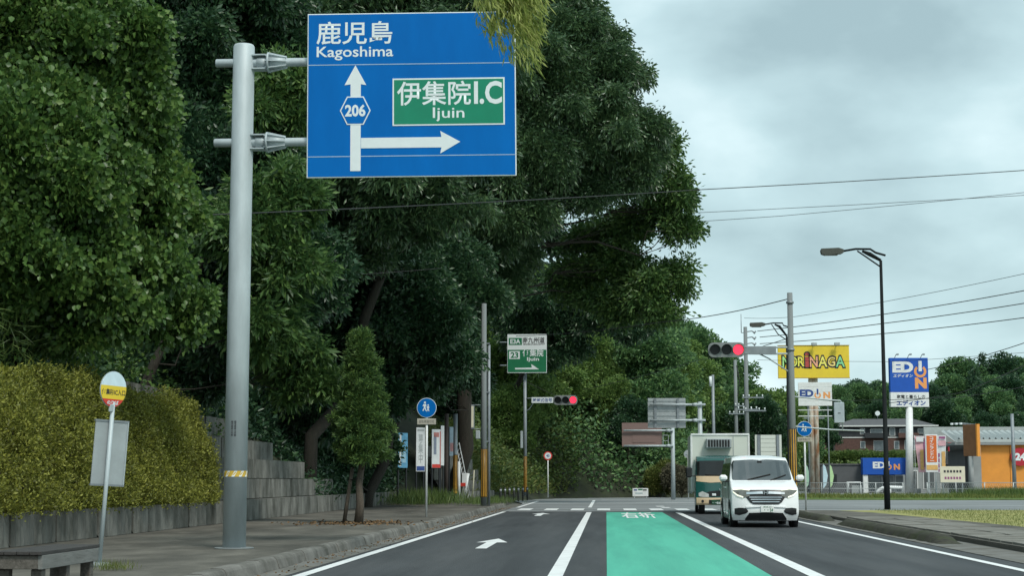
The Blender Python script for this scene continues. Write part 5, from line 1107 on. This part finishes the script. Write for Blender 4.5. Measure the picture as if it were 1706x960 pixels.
# ---------------------------------------------------------------- vehicles
def shell(name, m, parent, wfun, yfun, zs, Lr, zroof, curv, nu=14, rear_in=.06):
    """body: front grid over width x height, then sides, roof and rear"""
    us = [math.sin(math.pi/2*(-1+2*i/nu)) for i in range(nu+1)]
    def fp(u, z): return (u*wfun(z), yfun(z)+curv*abs(u)**3.2, z)
    V = []; Fc = []
    for z in zs:
        for u in us: V.append(fp(u, z))
    n = nu+1; nz = len(zs)
    for j in range(nz-1):
        for i in range(nu): Fc.append((j*n+i, j*n+i+1, (j+1)*n+i+1, (j+1)*n+i))
    ycols = [.12, .3, .55, .8, .96, 1.0]
    for side, idx in ((-1, 0), (1, nu)):
        prev = [j*n+idx for j in range(nz)]
        for t in ycols:
            cur = []
            for j, z in enumerate(zs):
                a = V[j*n+idx]; y = a[1]+(Lr-a[1])*t; inn = rear_in*max(0, (t-.96)/.04); x = side*(wfun(z)-inn+.012*math.sin(math.pi*t)); V.append((x, y, z)); cur.append(len(V)-1)
            for j in range(nz-1): Fc.append((prev[j], cur[j], cur[j+1], prev[j+1]) if side > 0 else (prev[j+1], cur[j+1], cur[j], prev[j]))
            prev = cur
        if side < 0: rl = prev
        else: rr = prev
    for j in range(nz-1): Fc.append((rr[j], rl[j], rl[j+1], rr[j+1]))
    # roof
    top0 = [(nz-1)*n+i for i in range(n)]; prev = top0; zt = zs[-1]
    for t in ycols:
        cur = []
        for i, u in enumerate(us):
            a = V[top0[i]]; y = a[1]+(Lr-a[1])*t; x = a[0]*(1 if t < .97 else .94); z = zt+(zroof-zt)*(1-abs(u)**4)*min(1, t*6)*(1 if t < .97 else .3); V.append((x, y, z)); cur.append(len(V)-1)
        for i in range(nu): Fc.append((prev[i], prev[i+1], cur[i+1], cur[i]))
        prev = cur
    m_ = MB(); m_.add(V, Fc, True); o = m_.build(name, m, parent)
    bm = bmesh.new(); bm.from_mesh(o.data); bmesh.ops.remove_doubles(bm, verts=bm.verts, dist=.002); bmesh.ops.recalc_face_normals(bm, faces=bm.faces); bm.to_mesh(o.data); bm.free()
    return o, lambda x, z: yfun(z)+curv*abs(x/wfun(z))**3.2
def patch(name, m, parent, ys, cols, off=.012, nz=4):
    """skin piece over the front: cols = (x, zlow, zhigh) from left to right"""
    cc = []
    for (a, b) in zip(cols, cols[1:]):
        for k in range(4): t = k/4; cc.append(tuple(a[i]+(b[i]-a[i])*t for i in range(3)))
    cc.append(cols[-1]); V = []; Fc = []
    for x, zl, zh in cc:
        for k in range(nz+1): z = zl+(zh-zl)*k/nz; V.append((x, ys(x, z)-off, z))
    n = nz+1
    for i in range(len(cc)-1):
        for k in range(nz): Fc.append((i*n+k, (i+1)*n+k, (i+1)*n+k+1, i*n+k+1))
    b0 = len(V)                                # skirt back to the body
    ringi = [i*n for i in range(len(cc))]+[(len(cc)-1)*n+k for k in range(1, n)]+[i*n+nz for i in range(len(cc)-2, -1, -1)]+[k for k in range(nz-1, 0, -1)]
    for q_ in ringi: x, y, z = V[q_]; V.append((x, y+off+.03, z))
    for i in range(len(ringi)): j = (i+1) % len(ringi); Fc.append((ringi[i], ringi[j], b0+j, b0+i))
    return MB().add(V, Fc, False).build(name, m, parent)
def mir(cols): return [(-x, a, b) for x, a, b in reversed(cols)]
def wheel(parent, x, y, r=.32, w=.2):
    wh = empty('wheel', (x, y, r), 0); wh.parent = parent
    m = MB(); n = 22; prof = [(-w/2, r*.62), (-w/2, r*.93), (-w*.38, r), (w*.38, r), (w/2, r*.93), (w/2, r*.62)]; vs = []
    for k in range(n):
        a = 2*math.pi*k/n
        for px, pr in prof: vs.append((px, math.cos(a)*pr, math.sin(a)*pr))
    fs = [(k*6+i, k*6+i+1, ((k+1) % n)*6+i+1, ((k+1) % n)*6+i) for k in range(n) for i in range(5)]
    m.add(vs, fs, True).build('tyre', M_rubber, wh)
    m = MB(); sx_ = -1 if x < 0 else 1; m.tube([(sx_*w*.1, 0, 0), (sx_*w*.42, 0, 0)], [r*.64, r*.60], 20); m.build('rim', M_steel, wh)
    for k in range(5):
        a = 2*math.pi*k/5; MB().box((sx_*w*.44, math.cos(a)*r*.32, math.sin(a)*r*.32), (.02, r*.2+abs(math.cos(a))*r*.3, r*.2+abs(math.sin(a))*r*.3)).build('spoke', M_chrome, wh)
# ---- white minivan
g = gnd(1270, 877, 0); van = empty('minivan', (g.x-.06, 41.4, 0), R(-.2), 'white minivan driving towards the viewer in front of the truck', 'van')
def w_v(z):
    if z < .35: return .80+.035*(z-.18)/.17
    if z < 1.0: return .838
    if z < 1.2: return .838-.02*(z-1)/.2
    return .818-.12*((z-1.2)/.6)
def lerp_tab(tab):
    def f(z):
        if z <= tab[0][0]: return tab[0][1]
        for (a, ya), (b, yb) in zip(tab, tab[1:]):
            if z <= b: return ya+(yb-ya)*(z-a)/(b-a)
        return tab[-1][1]
    return f
y_v = lerp_tab([(.18, .10), (.30, .03), (.40, .0), (.58, .01), (.80, .045), (.93, .09), (.99, .16), (1.06, .36), (1.13, .62), (1.19, .86), (1.30, 1.0), (1.72, 1.52), (1.76, 1.62), (1.785, 1.78)])
zs = [.18, .22, .3, .36, .4, .46, .52, .58, .65, .72, .8, .87, .93, .96, .99, 1.02, 1.06, 1.1, 1.13, 1.16, 1.19, 1.24, 1.3, 1.4, 1.5, 1.6, 1.68, 1.72, 1.745, 1.765, 1.785]
body, ysv = shell('body', M_van, van, w_v, y_v, zs, 4.7, 1.85, .20)
patch('windscreen', M_glass, van, ysv, [(-.765, 1.22, 1.26), (-.74, 1.20, 1.60), (-.69, 1.195, 1.70), (-.3, 1.19, 1.725), (0, 1.19, 1.73), (.3, 1.19, 1.725), (.69, 1.195, 1.70), (.74, 1.20, 1.60), (.765, 1.22, 1.26)], .008, 8)
HL = [(-.805, .885, .99), (-.70, .80, .99), (-.55, .755, .965), (-.40, .79, .945)]
GR = [(-.50, .78, .945), (-.40, .64, .945), (-.32, .585, .945), (0, .575, .95), (.32, .585, .945), (.40, .64, .945), (.50, .78, .945)]
patch('grille', M_blackplast, van, ysv, GR, .012, 6)
for c_ in (HL, mir(HL)): hl = patch('headlight', M_lampdark, van, ysv, c_, .02)
DR = [(-.805, .94, .99), (-.60, .958, .99), (-.40, .93, .955)]
DR2 = [(-.805, .88, .915), (-.70, .795, .83), (-.56, .75, .78)]
for c_ in (DR, mir(DR), DR2, mir(DR2)): patch('light_strip', M_drl, van, ysv, c_, .03, 2)
patch('chrome_bar', M_chrome, van, ysv, [(-.48, .835, .89), (-.12, .85, .91), (0, .845, .915), (.12, .85, .91), (.48, .835, .89)], .034, 2)
for z_ in (.64, .70, .755): patch('grille_slat', M_chrome, van, ysv, [(-.34-(z_-.64)*.6, z_, z_+.016), (0, z_, z_+.018), (.34+(z_-.64)*.6, z_, z_+.016)], .022, 1)
# winged-H style badge of the van
yb = ysv(0, .875)-.05
em = MB(); em.prism([(-.075, .935), (.075, .935), (.06, .825), (-.06, .825)], yb, yb+.02); bdg = em.build('badge', M_blackplast, van)
em = MB()
for sx_ in (-1, 1): em.prism([(sx_*.052, .928), (sx_*.034, .928), (sx_*.026, .832), (sx_*.042, .832)], yb-.008, yb-.001)
em.prism([(-.032, .892), (.032, .892), (.030, .872), (-.030, .872)], yb-.008, yb-.001); em.build('badge_letter', M_chrome, bdg)
FG = [(-.775, .335, .48), (-.66, .31, .50), (-.50, .36, .49), (-.45, .40, .43)]
for c_ in (FG, mir(FG)): patch('fog_lamp_recess', M_blackplast, van, ysv, c_, .01, 3)
patch('lower_intake', M_blackplast, van, ysv, [(-.52, .185, .22), (-.42, .185, .37), (0, .185, .385), (.42, .185, .37), (.52, .185, .22)], .014, 3)
patch('bumper_crease', M_van, van, ysv, [(-.50, .50, .53), (0, .53, .565), (.50, .50, .53)], .03, 1)
npz = .47; MB().box((.03, -.03, npz), (.33, .015, .165), bev=.004).build('number_plate', M_plate, van)
text('・・24', mat('plate_green', (.03, .16, .08), .6), van, .06, -.042, npz-.025, .22, .075, .03); text('鹿児島 500', mat('plate_green', (.03, .16, .08), .6), van, .03, -.042, npz+.05, .2, .035, .01)
for (x0, x1) in ((.22, -.38), (.62, .2)):
    m = MB(); pts = [];
    for t in np.linspace(0, 1, 8): x = x0+(x1-x0)*t if x0 < .5 else x0+(x1-x0)*t; z = (1.345 if x0 < .5 else 1.33)-.14*t; pts.append((x, ysv(x, z)-.03, z))
    m.tube(pts, .013, 6); m.build('wiper', M_rubber, van)
for sx_ in (-1, 1):
    mr = MB(); mr.box((sx_*.985, 1.08, 1.25), (.21, .12, .155), bev=.05); ob = mr.build('mirror', M_van, van); MB().box((sx_*.90, 1.10, 1.16), (.18, .06, .045), bev=.01).build('mirror_arm', M_blackplast, ob)
    # side glass and seams
    for (y0, y1, nm) in ((1.35, 2.35, 'side_window'), (2.42, 3.35, 'side_window'), (3.42, 4.45, 'side_window')):
        z0_, z1 = 1.16, 1.64; q_ = .35 if y0 < 1.4 else 0
        vs = [(sx_*(w_v(z0_)+.020), y0-q_*.5, z0_), (sx_*(w_v(z0_)+.020), y1, z0_), (sx_*(w_v(z1)+.020), y1, z1), (sx_*(w_v(z1)+.020), y0+q_, z1)]
        vs += [(v[0]-sx_*.03, v[1], v[2]) for v in vs]; MB().add(vs, [(0, 1, 2, 3), (0, 4, 5, 1), (1, 5, 6, 2), (2, 6, 7, 3), (3, 7, 4, 0)]).build(nm, M_sideglass, van)
    for y_ in (1.28, 2.38, 3.38): MB().box((sx_*(w_v(.8)+.008), y_, .72), (.012, .014, .85)).build('door_seam', M_blackplast, van)
    for y_ in (2.2, 2.55): MB().box((sx_*(w_v(1)+.03), y_, 1.0), (.03, .2, .035), bev=.01).build('door_handle', M_van, van)
    MB().box((sx_*(w_v(.25)+.0), 2.4, .24), (.05, 2.1, .1), bev=.02).build('side_sill', M_blackplast, van)
    for y_ in (.86, 3.72):
        MB().disc((0, 0, 0), .1, .1) ; m = MB(); m.tube([(sx_*(.70), y_, .33), (sx_*(.856), y_, .33)], .37, 22); m.build('wheel_arch', M_blackplast, van); wheel(van, sx_*.765, y_, .325, .205)
MB().box((0, 2.3, .22), (1.3, 3.9, .12)).build('underbody', M_blackplast, van)
MB().box((-.02, ysv(0, 1.66)-.02+.0, 1.66), (.12, .02, .06)).build('mirror_mount', M_blackplast, van)
# ---- delivery truck
g = at(1202, 855, 57); trk = empty('box_truck', (at(1205, 830, 57.5).x, 57.5, 0), R(-1.0), 'green and beige refrigerated box truck behind the white minivan', 'truck')
def w_t(z): return .95 if z < 1.3 else .95-.06*(z-1.3)/.7
y_t = lerp_tab([(.32, .04), (.36, .0), (.56, .0), (.6, .03), (.75, .03), (1.12, .05), (1.34, .09), (1.9, .30), (1.98, .42), (2.03, .62)])
zt = [.32, .36, .42, .5, .56, .6, .68, .75, .85, .95, 1.05, 1.12, 1.2, 1.28, 1.34, 1.45, 1.6, 1.75, 1.9, 1.95, 1.98, 2.01, 2.03]
cab, yst = shell('cab', M_cabgreen, trk, w_t, y_t, zt, 1.65, 2.06, .14)
full = lambda a, b: [(-.93, a, b), (-.6, a, b), (0, a, b), (.6, a, b), (.93, a, b)]
patch('windscreen', M_tglass, trk, yst, [(-.915, 1.36, 1.44), (-.90, 1.345, 1.90), (-.8, 1.34, 1.96), (0, 1.335, 1.975), (.8, 1.34, 1.96), (.90, 1.345, 1.90), (.915, 1.36, 1.44)], .008, 6)
patch('beige_band', M_beige, trk, yst, [(-.93, 1.15, 1.33), (-.45, 1.10, 1.33), (0, 1.12, 1.33), (.45, 1.10, 1.33), (.93, 1.15, 1.33)], .008)
patch('front_panel', M_blackplast, trk, yst, [(-.62, .66, .74), (-.45, .62, .80), (0, .62, .84), (.45, .62, .80), (.62, .66, .74)], .012)
bm_ = patch('bumper', M_beige, trk, yst, full(.33, .575), .03)
patch('bumper_grille', M_blackplast, trk, yst, [(-.5, .36, .50), (0, .36, .52), (.5, .36, .50)], .04)
for c_ in ([(-.85, .62, .74), (-.72, .60, .80), (-.5, .60, .70)], [(.5, .60, .70), (.72, .60, .80), (.85, .62, .74)]): patch('headlight', M_lamp, trk, yst, c_, .025)
for sx_ in (-1, 1): MB().disc((sx_*.72, -.06, .45), .05, .03, 14).build('fog_lamp', M_blackplast, trk)
MB().box((-.32, -.04, .68), (.14, .02, .08), bev=.01).build('front_lamp', M_refl, trk)
MB().box((-.22, -.06, .42), (.38, .015, .17), bev=.004).build('number_plate', mat('plate_dark_green', (.01, .06, .03), .5), trk); text('・・42-68', M_refl, trk, -.22, -.07, .40, .3, .075, .03)
em = MB(); n = 20; vs = []
for k in range(n):
    a = 2*math.pi*k/n; vs += [(-.02+math.cos(a)*.11, -.03, .86+math.sin(a)*.085), (-.02+math.cos(a)*.085, -.03, .86+math.sin(a)*.06)]
em.add(vs, [(2*k, 2*k+1, (2*k+3) % (2*n), (2*k+2) % (2*n)) for k in range(n)]); em.prism([(-.12, .87), (.08, .87), (.08, .85), (-.12, .85)], -.035, -.028); em.build('badge', M_chrome, trk)
for (x0, x1) in ((-.1, -.62), (.55, .02)):
    pts = [(x0+(x1-x0)*t, yst(x0+(x1-x0)*t, 1.37)-.03, 1.36+.02*t) for t in np.linspace(0, 1, 6)]; MB().tube(pts, .014, 6).build('wiper', M_rubber, trk)
for sx_ in (-1, 1):
    ob = MB().box((sx_*1.19, -.16, 1.46), (.22, .12, .36), bev=.04).build('mirror', M_blackplast, trk); MB().tube([(sx_*1.1, -.1, 1.32), (sx_*.86, .12, 1.36)], .018, 6).build('mirror_arm', M_blackplast, ob)
    vs = [(sx_*(w_t(1.25)+.016), .35, 1.22), (sx_*(w_t(1.25)+.016), 1.2, 1.22), (sx_*(w_t(1.8)+.016), 1.2, 1.85), (sx_*(w_t(1.8)+.016), .55, 1.85)]; vs += [(v[0]-sx_*.03, v[1], v[2]) for v in vs]
    MB().add(vs, [(0, 1, 2, 3), (0, 4, 5, 1), (1, 5, 6, 2), (2, 6, 7, 3), (3, 7, 4, 0)]).build('side_window', M_sideglass, trk)
    for y_ in (.62, 3.6): wheel(trk, sx_*.74, y_, .36, .22)
bx = MB(); bx.box((.0, 3.75, 1.80), (2.06, 4.1, 2.08), bev=.03); bx.build('cargo_box', M_boxwhite, trk)
for sx_ in (-1, 1): MB().box((sx_*1.03, 1.71, 1.80), (.07, .06, 2.09), bev=.01).build('corner_trim', M_white, trk); MB().box((sx_*1.03, 3.7, .74), (.04, 4.0, .08)).build('side_rail', M_signback, trk)
MB().box((0, 1.70, 2.83), (2.10, .07, .07), bev=.01).build('corner_trim', M_white, trk)
MB().box((.48, 1.69, 2.42), (.02, .02, .75)).build('panel_seam', M_signback, trk)
ac = MB().box((-.06, 1.50, 2.50), (.92, .38, .36), bev=.03).build('cooling_unit', M_signback, trk)
for k in range(8): MB().box((-.41+k*.1, 1.30, 2.50), (.07, .02, .26)).build('vent_slot', M_blackplast, ac)
MB().box((0, 3.2, .56), (.9, 4.8, .2)).build('chassis', M_blackplast, trk)
# driver seen through the truck windscreen
